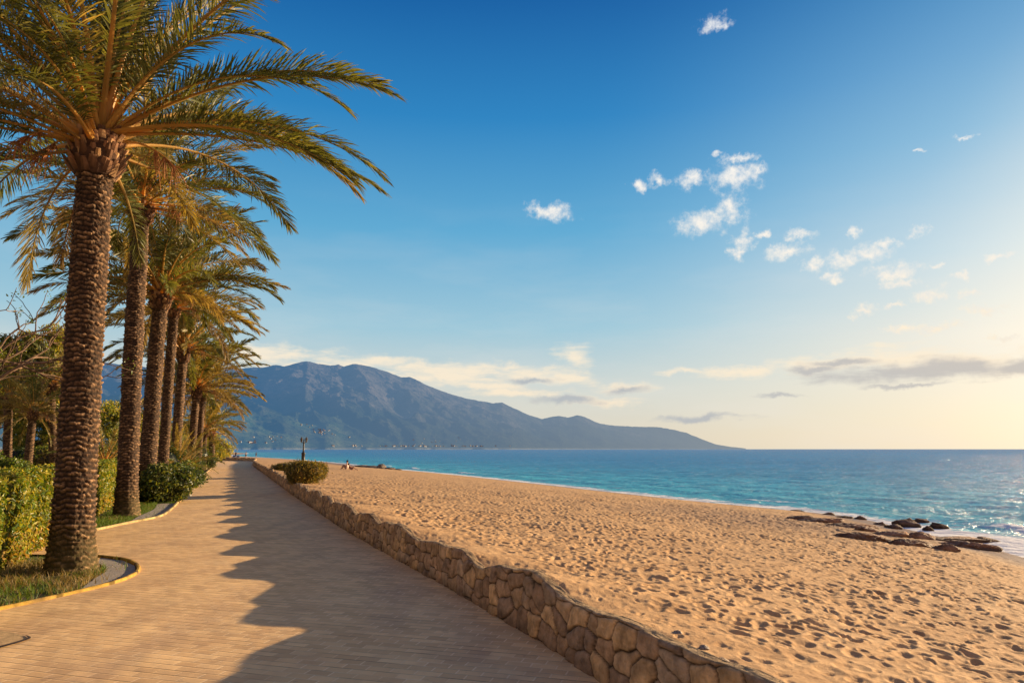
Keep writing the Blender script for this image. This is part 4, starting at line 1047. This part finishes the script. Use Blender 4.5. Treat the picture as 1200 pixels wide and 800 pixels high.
for i, (px, py, w, lb) in enumerate([(793, 747, 7.5, 'small stone on the sand behind the wall, upper of the four'), (825, 763, 6.5, 'small pale stone on the sand, second of the four behind the wall'), (847, 781, 10.5, 'largest grey stone on the sand behind the wall'), (876, 796, 8.5, 'stone at the bottom edge half sunk in the sand')]):
    q = gp(px, py, .42); k = q[1] / 800; z = sand_base(np.array([q[0]]), np.array([q[1]]))[0][0]
    rock('stone', lb, (q[0], q[1], .44), (w * k * 1.1, w * k * .9, w * k * .62), 580 + i, cat='stone', group='stones on the sand behind the wall', col=(.30, .24, .18), sub=16)

# ------------------------------------------------------------------ MOUNTAINS
def mountains():
    prof = [(-900, 470), (-500, 440), (-200, 450), (0, 430), (60, 436), (120, 424), (180, 431), (240, 428), (285, 431.5), (298, 429.7), (308, 430.5), (323, 427), (333, 429), (342, 426.7), (352, 424), (360, 422.8), (373, 426), (387, 428), (397, 426.6), (403, 429.4), (413, 426), (423, 427), (437, 430), (453, 435), (470, 441.6), (480, 441.4), (487, 444), (500, 451), (512, 455.5), (530, 462), (545, 466), (560, 469), (577, 472), (588, 471.2), (596, 475), (607, 480), (620, 486), (635, 490.6), (645, 488.4), (655, 486.8), (665, 488.9), (677, 486), (686, 488.5), (700, 495), (715, 498), (740, 499.5), (770, 500), (790, 503), (805, 507), (822, 514), (838, 520), (852, 522.5), (866, 524), (874, 525.6)]
    foot_ = [(-900, 480), (-300, 470), (0, 478), (150, 478), (285, 487), (320, 494), (350, 498), (390, 497), (420, 503), (455, 510), (500, 517), (540, 520), (580, 524.5), (900, 527)]
    def tel(px, py): d = ray(px, py); return math.degrees(math.atan2(d[0], d[1])), d[2] / math.hypot(d[0], d[1])
    a1, e1 = np.array([tel(*p) for p in prof]).T; a2, e2 = np.array([tel(*p) for p in foot_]).T
    az = np.linspace(a1[0], a1[-1], 1500); NR = 330
    E1 = np.interp(az, a1, e1); k = np.hanning(5); k /= k.sum(); E1 = np.convolve(np.pad(E1, 2, 'edge'), k, 'valid')
    E2 = np.interp(az, a2, e2); k = np.hanning(41); k /= k.sum(); E2 = np.convolve(np.pad(E2, 20, 'edge'), k, 'valid')
    r0 = np.interp(az, [-60, -25, 0, 17], [3600, 4200, 7000, 12500]) + 260 * fbm(az * .35, az * 0, 3, 3)
    rr_ = r0 + np.interp(az, [-60, 0, 12, 17], [5000, 4500, 2500, 900])
    T = np.linspace(0, 1.12, NR)
    Az, Tt = np.meshgrid(az, T, indexing='ij')
    Rr = r0[:, None] + (rr_ - r0)[:, None] * Tt
    X = np.sin(np.radians(Az)) * Rr; Y = np.cos(np.radians(Az)) * Rr
    xk, yk = X / 1000, Y / 1000
    # spurs running downhill + ridged detail
    wa = Az * .42 + .7 * fbm(xk * .5, yk * .5, 2, 31)
    spur = 1 - np.abs(2 * ((wa % 1)) - 1); spur = 1 - np.abs(perlin(wa * 1.4, Tt * 1.3, 32)) * 2
    det = fbm(xk * 1.1, yk * 1.1, 6, 34, .52, ridged=True)
    S = .10 * Tt + .9 * Tt ** 1.75
    S = np.where(Tt > 1, 1 - (Tt - 1) * 3, S)
    diag = 1 - 2.2 * np.abs(perlin(Az * .30 + Tt * 1.9 + .3 * det, Tt * .5 - Az * .05, 45))
    main = S + (.10 * diag + .02 * spur + .15 * det + .09 * fbm(xk * .45, yk * .45, 3, 41)) * np.sin(np.clip(Tt, 0, 1) * np.pi) ** .8 * .8 + .03 * det * Tt
    main = np.maximum(main, 0)
    main *= Rr.max(1, keepdims=True)
    ratio = (main / Rr).max(1); k = np.hanning(15); k /= k.sum()
    main = main / ratio[:, None] * E1[:, None]
    main *= sstep(0, .05, Tt) * 1
    tf = np.clip(Tt / .34, 0, 1.8)
    fh = 1.12 * np.where(tf < 1, tf ** .85, np.maximum(0, 1 - (tf - 1) * 1.2)) * (1 + .35 * fbm(xk * 1.8, yk * 1.8, 5, 36, .55, ridged=True)) * np.maximum(E2, 0)[:, None] * (r0 + (rr_ - r0) * .34)[:, None] * .95
    h = np.maximum(main * .93 + .07 * main, fh) 
    blend = 40.
    h = np.where(np.abs(main - fh) < blend, np.maximum(main, fh) + (blend - np.abs(main - fh)) ** 2 / (4 * blend), np.maximum(main, fh))
    h = h + 9 * fbm(xk * 9, yk * 9, 3, 37) * sstep(.02, .2, Tt)
    V = np.stack([X, Y, SEA + h], -1); V[:, 0:1, 2] = SEA - 3
    V[:, :1, 2] -= 0
    fo = sstep(-60, 90, fh - main) * sstep(560, 300, h)
    m, n, l, b, out = new_mat('mountain_slopes')
    p = worldpos(n)
    nb = noise(n, l, p, .0012, 8, .66); nf = noise(n, l, p, .006, 8, .72)
    sepn = n.new('ShaderNodeSeparateXYZ'); l.new(n.new('ShaderNodeNewGeometry').outputs['Normal'], sepn.inputs[0])
    rock_ = mix(n, l, mapr(n, l, nf, .35, .68), (.09, .09, .09), (.44, .38, .35))
    scrub = mix(n, l, mapr(n, l, nb, .35, .65), (.035, .055, .035), (.075, .085, .045))
    green = mix(n, l, mapr(n, l, nf, .4, .66), (.05, .11, .05), (.24, .28, .12))
    alt = mth(n, l, 'ADD', mth(n, l, 'DIVIDE', fattr(n, 'alt'), 1000.), mth(n, l, 'MULTIPLY', mth(n, l, 'SUBTRACT', nb, .5), 1.3))
    c = mix(n, l, mapr(n, l, alt, .32, .72, 0, .8), scrub, rock_)
    c = mix(n, l, fattr(n, 'foot'), c, green)
    # bare ground patches and cleared lots
    c = mix(n, l, mth(n, l, 'MULTIPLY', mapr(n, l, noise(n, l, p, .012, 5, .8), .60, .70), .35), c, (.42, .34, .27))
    c = mix(n, l, mapr(n, l, fattr(n, 'alt'), 14, 5), c, (.6, .56, .5))
    l.new(c, b.inputs['Base Color']); b.inputs['Roughness'].default_value = 1; b.inputs['Specular IOR Level'].default_value = 0
    l.new(bump(n, l, nf, 60, 1, bump(n, l, noise(n, l, p, .0028, 7, .7), 130, .8)), b.inputs['Normal'])
    # aerial haze, thicker with distance and lower down
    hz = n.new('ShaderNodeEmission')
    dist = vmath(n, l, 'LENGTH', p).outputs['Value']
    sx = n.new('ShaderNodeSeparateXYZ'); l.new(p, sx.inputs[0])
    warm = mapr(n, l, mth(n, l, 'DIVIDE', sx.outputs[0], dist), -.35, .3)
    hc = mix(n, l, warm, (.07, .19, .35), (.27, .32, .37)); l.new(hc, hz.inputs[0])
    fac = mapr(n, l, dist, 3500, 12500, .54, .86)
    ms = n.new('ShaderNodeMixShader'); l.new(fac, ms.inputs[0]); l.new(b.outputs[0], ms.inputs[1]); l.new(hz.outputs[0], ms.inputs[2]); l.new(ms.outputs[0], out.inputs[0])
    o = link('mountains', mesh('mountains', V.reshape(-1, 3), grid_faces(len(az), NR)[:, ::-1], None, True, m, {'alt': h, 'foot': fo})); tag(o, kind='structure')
    return az, r0, rr_, T, X, Y, SEA + h
MT = mountains()

# villages: small houses on the lower slopes
def house_mesh(seed):
    r = np.random.default_rng(seed); root = empty('house')
    w, d, h = r.uniform(16, 26), r.uniform(12, 18), r.uniform(7, 12)
    mb = MB(); mb.box((0, 0, h / 2 - 3), (w, d, h + 6), 0, (.31, .34, .37)); mb.build('wall', M_house, root, smooth=False)
    mb = MB(); P = [[-w / 2 - 1, -d / 2 - 1, h], [w / 2 + 1, -d / 2 - 1, h], [w / 2 + 1, d / 2 + 1, h], [-w / 2 - 1, d / 2 + 1, h], [-w / 2 + 1, 0, h + 3.5], [w / 2 - 1, 0, h + 3.5]]
    mb.add(P, [[0, 1, 5, 4], [2, 3, 4, 5]], (.25, .15, .10)); mb.add(P, [[1, 2, 5], [3, 0, 4]], (.25, .15, .10)); mb.build('roof', M_house, root, smooth=False)
    return root
def place_houses():
    az, r0, rr_, T, X, Y, H = MT; r = np.random.default_rng(77)
    from mathutils import Vector as Vc
    first = {}
    def find(px, py):
        d = ray(px, py); a = math.degrees(math.atan2(d[0], d[1])); i = int(np.clip(np.searchsorted(az, a), 0, len(az) - 1))
        e = (H[i] - CAM_H) / np.hypot(X[i], Y[i]); tgt = d[2] / math.hypot(d[0], d[1])
        j = int(np.argmax(e >= tgt)) if (e >= tgt).any() else 20
        return X[i, j], Y[i, j], H[i, j]
    spots = [('white house in the village on the green foothill', 'houses of the foothill village', 405 - 35 + r.normal() * 12, 0) for _ in range(0)]
    def scatter(n, cx, cy, sx, sy, lb, g, sc=1.0, ang=0):
        for _ in range(n):
            px = cx + r.normal() * sx; py = min(cy + r.normal() * sy + (px - cx) * ang, 523.3)
            x, y, z = find(px, py); k = int(r.integers(3))
            if k not in first: first[k] = house_mesh(900 + k); o = first[k]
            else:
                src = first[k]; o = src.copy(); COL.objects.link(o)
                for ch in src.children: c = ch.copy(); COL.objects.link(c); c.parent = o
            o.location = (x, y, z); o.rotation_euler.z = r.uniform(0, 3.14); s = sc * r.uniform(.6, 1.15) * .9; o.scale = (s, s, s)
            tag(o, lb, 'house', g)
    scatter(26, 376, 506, 9, 3.0, 'tiny white house in the village on the green foothill', 'houses of the foothill village', .8, .25)
    scatter(7, 292, 519, 5, .8, 'white building on the lower slope beside the farthest palm', 'buildings on the slope beside the palms')
    scatter(10, 318, 515, 9, 2.0, 'tiny white house above the shore right of the farthest palm', 'houses above the left shore', .6)
    scatter(46, 490, 523.2, 45, .15, 'low white building on the far shore under the mountain', 'white buildings along the far shore', .9)
    scatter(14, 520, 518, 20, 2.2, 'pale house on the slope above the middle of the far shore', 'houses above the middle shore', .7)
place_houses()

# ------------------------------------------------------------------ LAMP, PEOPLE
def lamp():
    q = gp(355, 541.5, .3); root = empty('street_lamp', (q[0], q[1], .25)); tag(root, 'dark double lantern lamp post on a thick base standing on the beach', 'street lamp')
    dk = (.03, .028, .026); k = q[1] / 800; H = 27 * k
    mb = MB(); mb.lathe([(.0, 0), (.26, 0), (.26, .08), (.19, .14), (.19, .95), (.24, 1.0), (.22, 1.08), (.09, 1.2), (0, 1.22)], k=14, col=dk); mb.build('base', M_paint, root)
    mb = MB(); mb.tube([[0, 0, 1.1], [0, 0, 1.6], [0, 0, H * .9], [0, 0, H]], [.11, .085, .07, .05], 10, dk); mb.build('pole', M_paint, root)
    for s in (-1, 1):
        mb = MB(); mb.tube([[0, 0, H * .82], [s * .14, 0, H * .86], [s * .27, 0, H * .86]], [.04, .035, .03], 6, dk); mb.build('arm', M_paint, root)
        mb = MB(); mb.lathe([(0, 0), (.08, .02), (.14, .34), (.19, .36), (.10, .5), (.03, .60), (0, .66)], (s * .27, 0, H * .86), 6, (.06, .055, .05)); mb.build('lantern', M_paint, root, smooth=False)
lamp()

_solid = {}
def solid(kind, col):
    k_ = (kind, tuple(col))
    if k_ not in _solid:
        m, n, l, b, out = new_mat(kind)
        l.new(mix(n, l, noise(n, l, coords(n), 9, 3), tuple(np.array(col) * .85), tuple(np.array(col) * 1.15)), b.inputs['Base Color']); b.inputs['Roughness'].default_value = .8
        _solid[k_] = m
    return _solid[k_]
def person(name_label, loc, pose, rz=0, shirt=(.5, .45, .4), pants=(.05, .05, .07), skin=(.42, .24, .16), hair=(.04, .025, .015), group=None, scale=1.0):
    """skinned figure, one continuous body with clothing and hair as children"""
    root = empty('person', loc); root.rotation_euler.z = rz; root.scale = (scale,) * 3; tag(root, name_label, 'person', group)
    J = pose
    def skin_obj(name, keys, edges, rad, mat, col, extra=0.):
        ks = list(keys); V = [J[k] for k in ks]; E = [(ks.index(a), ks.index(b)) for a, b in edges]
        me = bpy.data.meshes.new(name); me.from_pydata(V, E, []); me.materials.append(solid(mat.name, col))
        o = link(name, me, root); md = o.modifiers.new('skin', 'SKIN')
        sv = me.skin_vertices[0].data if me.skin_vertices else None
        if sv is None:
            bpy.context.view_layer.objects.active = o
            me.skin_vertices  # layer is made by the modifier on first use
        for i, k in enumerate(ks):
            rr = rad[k] + extra
            me.skin_vertices[0].data[i].radius = (rr, rr)
        me.skin_vertices[0].data[0].use_root = True
        sm = o.modifiers.new('sub', 'SUBSURF'); sm.levels = 1; sm.render_levels = 1
        return o
    rad = dict(pelvis=.13, chest=.15, neck=.06, head=.095, crown=.085, hipL=.085, hipR=.085, kneeL=.06, kneeR=.06, ankL=.04, ankR=.04, toeL=.035, toeR=.035, shL=.06, shR=.06, elL=.043, elR=.043, haL=.03, haR=.03, fL=.02, fR=.02)
    edges = [('pelvis', 'chest'), ('chest', 'neck'), ('neck', 'head'), ('head', 'crown'), ('pelvis', 'hipL'), ('pelvis', 'hipR'), ('hipL', 'kneeL'), ('hipR', 'kneeR'), ('kneeL', 'ankL'), ('kneeR', 'ankR'), ('ankL', 'toeL'), ('ankR', 'toeR'),
             ('chest', 'shL'), ('chest', 'shR'), ('shL', 'elL'), ('shR', 'elR'), ('elL', 'haL'), ('elR', 'haR'), ('haL', 'fL'), ('haR', 'fR')]
    keys = list(dict.fromkeys([a for e in edges for a in e]))
    skin_obj('body', keys, edges, rad, M_skin, skin)
    skin_obj('shirt', ['chest', 'pelvis', 'shL', 'shR', 'elL', 'elR'], [('pelvis', 'chest'), ('chest', 'shL'), ('chest', 'shR'), ('shL', 'elL'), ('shR', 'elR')], rad, M_cloth, shirt, .02)
    skin_obj('trousers', ['pelvis', 'hipL', 'hipR', 'kneeL', 'kneeR'], [('pelvis', 'hipL'), ('pelvis', 'hipR'), ('hipL', 'kneeL'), ('hipR', 'kneeR')], rad, M_cloth, pants, .022)
    h = np.array(J['head']); c = np.array(J['crown']); mb = MB()
    d = (c - h) / (np.linalg.norm(c - h) + 1e-9)
    V, F = blob_core(h + d * .07 + np.array([0, .025, 0]), (.105, .115, .11), np.random.default_rng(1), k=1, sub=10); mb.add(V, F, hair); mb.build('hair', M_cloth, root)
    return root
STAND = dict(pelvis=(0, 0, .95), chest=(0, 0, 1.3), neck=(0, 0, 1.48), head=(0, -.02, 1.6), crown=(0, -.02, 1.68), hipL=(.1, 0, .88), hipR=(-.1, 0, .88), kneeL=(.11, -.18, .5), kneeR=(-.11, .02, .5), ankL=(.11, -.2, .08), ankR=(-.11, .25, .1), toeL=(.11, -.36, .03), toeR=(-.11, .12, .03),
             shL=(.18, 0, 1.4), shR=(-.18, 0, 1.4), elL=(.24, .1, 1.14), elR=(-.24, -.08, 1.14), haL=(.25, .08, .9), haR=(-.25, -.22, .93), fL=(.25, .06, .8), fR=(-.25, -.28, .85))
SIT = dict(pelvis=(0, 0, .12), chest=(0, .06, .48), neck=(0, .03, .66), head=(0, 0, .78), crown=(0, 0, .86), hipL=(.1, -.05, .12), hipR=(-.1, -.05, .12), kneeL=(.14, -.38, .42), kneeR=(-.14, -.36, .44), ankL=(.12, -.58, .06), ankR=(-.12, -.56, .06), toeL=(.12, -.72, .03), toeR=(-.12, -.70, .03),
           shL=(.18, .05, .58), shR=(-.18, .05, .58), elL=(.25, -.12, .40), elR=(-.25, -.12, .40), haL=(.14, -.34, .46), haR=(-.14, -.34, .48), fL=(.10, -.42, .44), fR=(-.1, -.42, .46))
LIE = {k: (v[0], -v[2] * .95 + .8, .13 - v[1] * .3) for k, v in STAND.items()}
def sand_z(x, y): return float(sand_base(np.array([x]), np.array([y]))[0][0])
def on_sand(px, py):
    z = 0.
    for _ in range(12): q = gp(px, py, z); z = sand_z(q[0], q[1])
    return (q[0], q[1], z - .02)
person('person with pale top sitting upright on the sand facing the sea', on_sand(406.5, 549.6), SIT, R(-100), (.75, .6, .5), (.3, .2, .15), scale=.85)
person('person with dark hair and reddish top sitting low at the right of the pale one', on_sand(411.5, 550.2), {k: (v[0], v[1] - (v[2] - .1) * -.35, v[2] * .72) for k, v in SIT.items()}, R(100), (.35, .16, .10), (.2, .1, .08), scale=.8)
wk = [(276, 536.4, (.04, .04, .05)), (300, 535.6, (.05, .05, .07)), (316, 536.2, (.03, .03, .04)), (269, 536.2, (.3, .1, .08)), (288, 536.5, (.6, .55, .5)), (262, 536.4, (.08, .08, .1))]
wl = ['distant person in dark clothes on the far beach beside a sunbed', 'distant person in navy on the far beach', 'distant person in black nearest the lamp post on the far beach', 'distant person in red on the far beach near the palms', 'distant person in white on the far beach', 'distant person in grey farthest left on the far beach']
for (px, py, c), lb in zip(wk, wl):
    person(lb, on_sand(px, py), STAND, R(70 + px), c, (.04, .04, .05), scale=1.0)
def sunbed(px, py, lb):
    q = on_sand(px, py); root = empty('sunbed', q); root.rotation_euler.z = R(px * 3); tag(root, lb, 'sunbed', 'sunbeds on the far beach')
    mb = MB(); mb.box((0, 0, .32), (1.9, .7, .07), 0, (.12, .14, .2)); mb.build('mattress', M_cloth, root, smooth=False)
    mb = MB(); P = [[.4, -.35, .34], [.4, .35, .34], [1.0, .35, .8], [1.0, -.35, .8], [.46, -.35, .30], [.46, .35, .30], [1.06, .35, .76], [1.06, -.35, .76]]
    mb.add(P, [[0, 1, 2, 3], [7, 6, 5, 4], [0, 3, 7, 4], [1, 5, 6, 2], [3, 2, 6, 7]], (.12, .14, .2)); mb.build('backrest', M_cloth, root, smooth=False)
    for sx in (-.8, .8):
        for sy in (-.28, .28): mb = MB(); mb.box((sx, sy, .14), (.06, .06, .3), 0, (.2, .2, .2)); mb.build('leg', M_paint, root, smooth=False)
for px, py, lb in [(274, 536.8, 'dark sunbed on the far beach beside the person in dark clothes'), (279, 536.9, 'second dark sunbed on the far beach, right of the first'), (264, 536.6, 'dark sunbed on the far beach nearest the palms')]: sunbed(px, py, lb)

# ------------------------------------------------------------------ LIGHT
sd = bpy.data.lights.new('sun', 'SUN'); sd.energy = 11; sd.angle = R(.55); sd.color = (1, .73, .43)
so = bpy.data.objects.new('sun', sd); COL.objects.link(so)
so.rotation_euler = Vector(SUN.tolist()).to_track_quat('Z', 'Y').to_euler()

w = bpy.data.worlds.new('World'); scene.world = w; w.use_nodes = True
n = w.node_tree.nodes; l = w.node_tree.links; n.clear()
out = n.new('ShaderNodeOutputWorld'); bg = n.new('ShaderNodeBackground'); l.new(bg.outputs[0], out.inputs[0])
sky = n.new('ShaderNodeTexSky'); sky.sky_type = 'NISHITA'; sky.sun_disc = False
sky.sun_elevation = R(SUN_EL); sky.sun_rotation = R(SUN_AZ); sky.air_density = 1.0; sky.dust_density = 1.2; sky.ozone_density = 2.5
tc = n.new('ShaderNodeTexCoord'); D = vmath(n, l, 'NORMALIZE', tc.outputs['Generated']).outputs[0]
sx = n.new('ShaderNodeSeparateXYZ'); l.new(D, sx.inputs[0])
el = mth(n, l, 'MULTIPLY', mth(n, l, 'ARCSINE', sx.outputs[2]), 57.2958)
azn = mth(n, l, 'MULTIPLY', mth(n, l, 'ARCTAN2', sx.outputs[0], sx.outputs[1]), 57.2958)
def ramp(fac, stops):
    r_ = n.new('ShaderNodeValToRGB'); l.new(fac, r_.inputs[0]); e = r_.color_ramp.elements
    while len(e) < len(stops): e.new(.5)
    for q, (p_, c_) in zip(e, stops): q.position = p_; q.color = (*c_, 1)
    return r_.outputs[0]
e01 = mapr(n, l, el, -2, 60)
E = lambda d: (d + 2) / 62
base = ramp(e01, [(0, (.74, .67, .54)), (E(1), (.76, .69, .56)), (E(5), (.66, .70, .66)), (E(10), (.36, .60, .72)), (E(18), (.12, .42, .68)), (E(27), (.024, .24, .56)), (E(36), (.004, .115, .38)), (1, (.003, .08, .29))])
# nearer the sun the blue pales and the horizon turns cream
sunv = SUN.copy(); ca = vmath(n, l, 'DOT_PRODUCT', D, tuple((np.array([math.sin(R(56)) * math.cos(R(7)), math.cos(R(56)) * math.cos(R(7)), math.sin(R(7))])).tolist())).outputs['Value']
ang = mth(n, l, 'MULTIPLY', mth(n, l, 'ARCCOSINE', ca), 57.2958)
g1_ = mapr(n, l, ang, 8, 52, 1, 0, True)
warmc = ramp(e01, [(0, (1.0, .84, .60)), (E(2), (1.0, .86, .63)), (E(8), (1.0, .90, .74)), (E(14), (.68, .79, .82)), (E(22), (.34, .59, .77)), (E(34), (.09, .34, .62)), (1, (.04, .2, .5))])
base = mix(n, l, g1_, base, warmc)
nis = n.new('ShaderNodeMix'); nis.data_type = 'RGBA'
skc = vmath(n, l, 'MULTIPLY', sky.outputs[0], (.12, .12, .12)).outputs[0]
base = mix(n, l, .08, base, skc)
g2_ = mapr(n, l, ang, 4, 27, .7, 0, True)
base = mix(n, l, g2_, base, (1.12, 1.0, .80))
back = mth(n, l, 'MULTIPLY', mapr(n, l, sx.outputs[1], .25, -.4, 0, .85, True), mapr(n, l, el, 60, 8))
base = mix(n, l, back, base, (1.0, .60, .38))  # peach glow added to the unseen sky behind the camera as warm fill

# clouds, placed by direction
def ae(px, py):
    d = ray(px, py); return math.degrees(math.atan2(d[0], d[1])), math.degrees(math.atan2(d[2], math.hypot(d[0], d[1])))
def cloud_field(lst, vec):
    cur = None
    for (px, py, rx, ry) in lst:
        a, e_ = ae(px, py); sx_ = 1 / (rx * 57.3 / 800 * math.cos(R(a)) ** 2 * 1.0 + .02); sy_ = 1 / (ry * 57.3 / 800 * math.cos(R(a)) + .02)
        v = vmath(n, l, 'MULTIPLY_ADD', vec, (sx_, sy_, 0), (-a * sx_, -e_ * sy_, 0)); v.inputs[2].default_value = (-a * sx_, -e_ * sy_, 0)
        ln = vmath(n, l, 'LENGTH', v.outputs[0]).outputs['Value']
        cur = ln if cur is None else mth(n, l, 'SMOOTH_MIN', cur, ln, .25)
    return cur
cmb = n.new('ShaderNodeCombineXYZ'); l.new(azn, cmb.inputs[0]); l.new(el, cmb.inputs[1])
def warp(scale, amp, det=5):
    t_ = n.new('ShaderNodeTexNoise'); t_.inputs['Scale'].default_value = scale; t_.inputs['Detail'].default_value = det; t_.inputs['Roughness'].default_value = .62; l.new(cmb.outputs[0], t_.inputs['Vector'])
    off_ = vmath(n, l, 'SUBTRACT', t_.outputs['Color'], (.5, .5, .5)).outputs[0]
    return vmath(n, l, 'MULTIPLY_ADD', off_, (amp, amp * .7, 0), cmb.outputs[0])
def fixadd(v): l.new(cmb.outputs[0], v.inputs[2]); return v.outputs[0]
wv1 = fixadd(warp(.8, 3.0, 7)); 
cum = [(646, 248, 26, 10), (630, 242, 13, 7), (749, 220, 9, 9), (771, 210, 10, 7), (808, 211, 17, 9), (862, 206, 34, 15), (886, 200, 12, 9), (866, 183, 24, 5), (822, 260, 34, 14), (856, 247, 20, 16), (872, 284, 12, 13), (865, 296, 9, 8), (935, 275, 19, 6), (922, 295, 26, 9), (952, 312, 12, 9),
       (975, 326, 12, 6), (990, 304, 24, 12), (1018, 297, 28, 11), (1036, 286, 14, 7), (1048, 318, 34, 7), (1052, 332, 24, 7), (1074, 271, 10, 7), (1088, 344, 20, 8), (1125, 326, 12, 5), (1153, 363, 30, 6), (1015, 365, 16, 7), (1095, 384, 42, 5), (838, 27, 18, 8), (1000, 273, 11, 5), (1045, 360, 16, 3), (894, 274, 8, 5), (1075, 178, 10, 3), (1170, 300, 18, 4), (1135, 345, 14, 5), (1180, 395, 26, 4), (1060, 385, 30, 4), (1100, 310, 10, 4), (840, 180, 10, 3), (1130, 160, 16, 3)]
d1 = cloud_field(cum, wv1)
nz = noise(n, l, cmb.outputs[0], 1.1, 7, .68); 
f1_ = mth(n, l, 'ADD', d1, mth(n, l, 'MULTIPLY', mth(n, l, 'SUBTRACT', nz, .5), 2.6))
al1 = mapr(n, l, f1_, 1.35, -.25, 0, 1, True)
strm = n.new('ShaderNodeMapping'); strm.inputs['Scale'].default_value = (.35, 1.5, 1); l.new(cmb.outputs[0], strm.inputs[0])
nz2 = noise(n, l, strm.outputs[0], .75, 7, .64, .3)
wv2 = fixadd(warp(.25, 3.0, 5))
low = [(380, 432, 90, 8), (520, 444, 110, 9), (600, 430, 30, 5), (700, 470, 60, 5), (300, 408, 45, 10), (345, 417, 60, 9), (440, 424, 55, 9), (500, 432, 60, 10), (560, 436, 60, 10), (620, 438, 45, 10), (672, 414, 22, 12), (655, 443, 40, 8), (730, 455, 34, 7), (560, 452, 60, 6), (880, 434, 70, 8), (960, 426, 70, 9), (1040, 420, 110, 14), (1140, 422, 90, 14), (1200, 430, 60, 10), (600, 462, 60, 5), (800, 436, 30, 4)]
d2 = cloud_field(low, wv2)
f2_ = mth(n, l, 'ADD', d2, mth(n, l, 'MULTIPLY', mth(n, l, 'SUBTRACT', nz2, .5), 3.0))
al2 = mapr(n, l, f2_, 1.4, 0., 0, .85, True)
gry = [(1050, 434, 130, 13), (1130, 432, 100, 13), (1200, 430, 80, 13), (1270, 432, 80, 12), (985, 424, 45, 5), (950, 432, 40, 5), (1065, 449, 60, 3), (820, 490, 60, 4), (915, 463, 30, 3), (665, 470, 45, 5), (732, 458, 26, 5), (620, 445, 30, 4)]
d3 = cloud_field(gry, wv2)
f3_ = mth(n, l, 'ADD', d3, mth(n, l, 'MULTIPLY', mth(n, l, 'SUBTRACT', nz2, .5), 2.1))
al3 = mapr(n, l, f3_, 1.25, .1, 0, .9, True)
cb = ramp(e01, [(0, (1.0, .80, .56)), (E(8), (1.0, .86, .66)), (E(14), (.98, .91, .80)), (E(30), (.95, .94, .92)), (1, (.8, .85, .9))])
veil = mth(n, l, 'MULTIPLY', mapr(n, l, noise(n, l, strm.outputs[0], .16, 5, .55), .45, .75, 0, .35), mapr(n, l, el, 2, 22, 1, .0))
sky_c = mix(n, l, veil, base, (.86, .82, .76))
sky_c = mix(n, l, al2, sky_c, cb)
gcol_ = mix(n, l, mapr(n, l, ang, 15, 50), (.60, .55, .50), (.44, .48, .52))
sky_c = mix(n, l, al3, sky_c, gcol_)
shade = mapr(n, l, nz, .35, .6, 0, .35)
cb2 = mix(n, l, shade, cb, (.72, .76, .82))
sky_c = mix(n, l, al1, sky_c, cb2)
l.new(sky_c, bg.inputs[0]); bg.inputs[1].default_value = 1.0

scene.cycles.max_bounces = 6
scene.cycles.use_adaptive_sampling = True
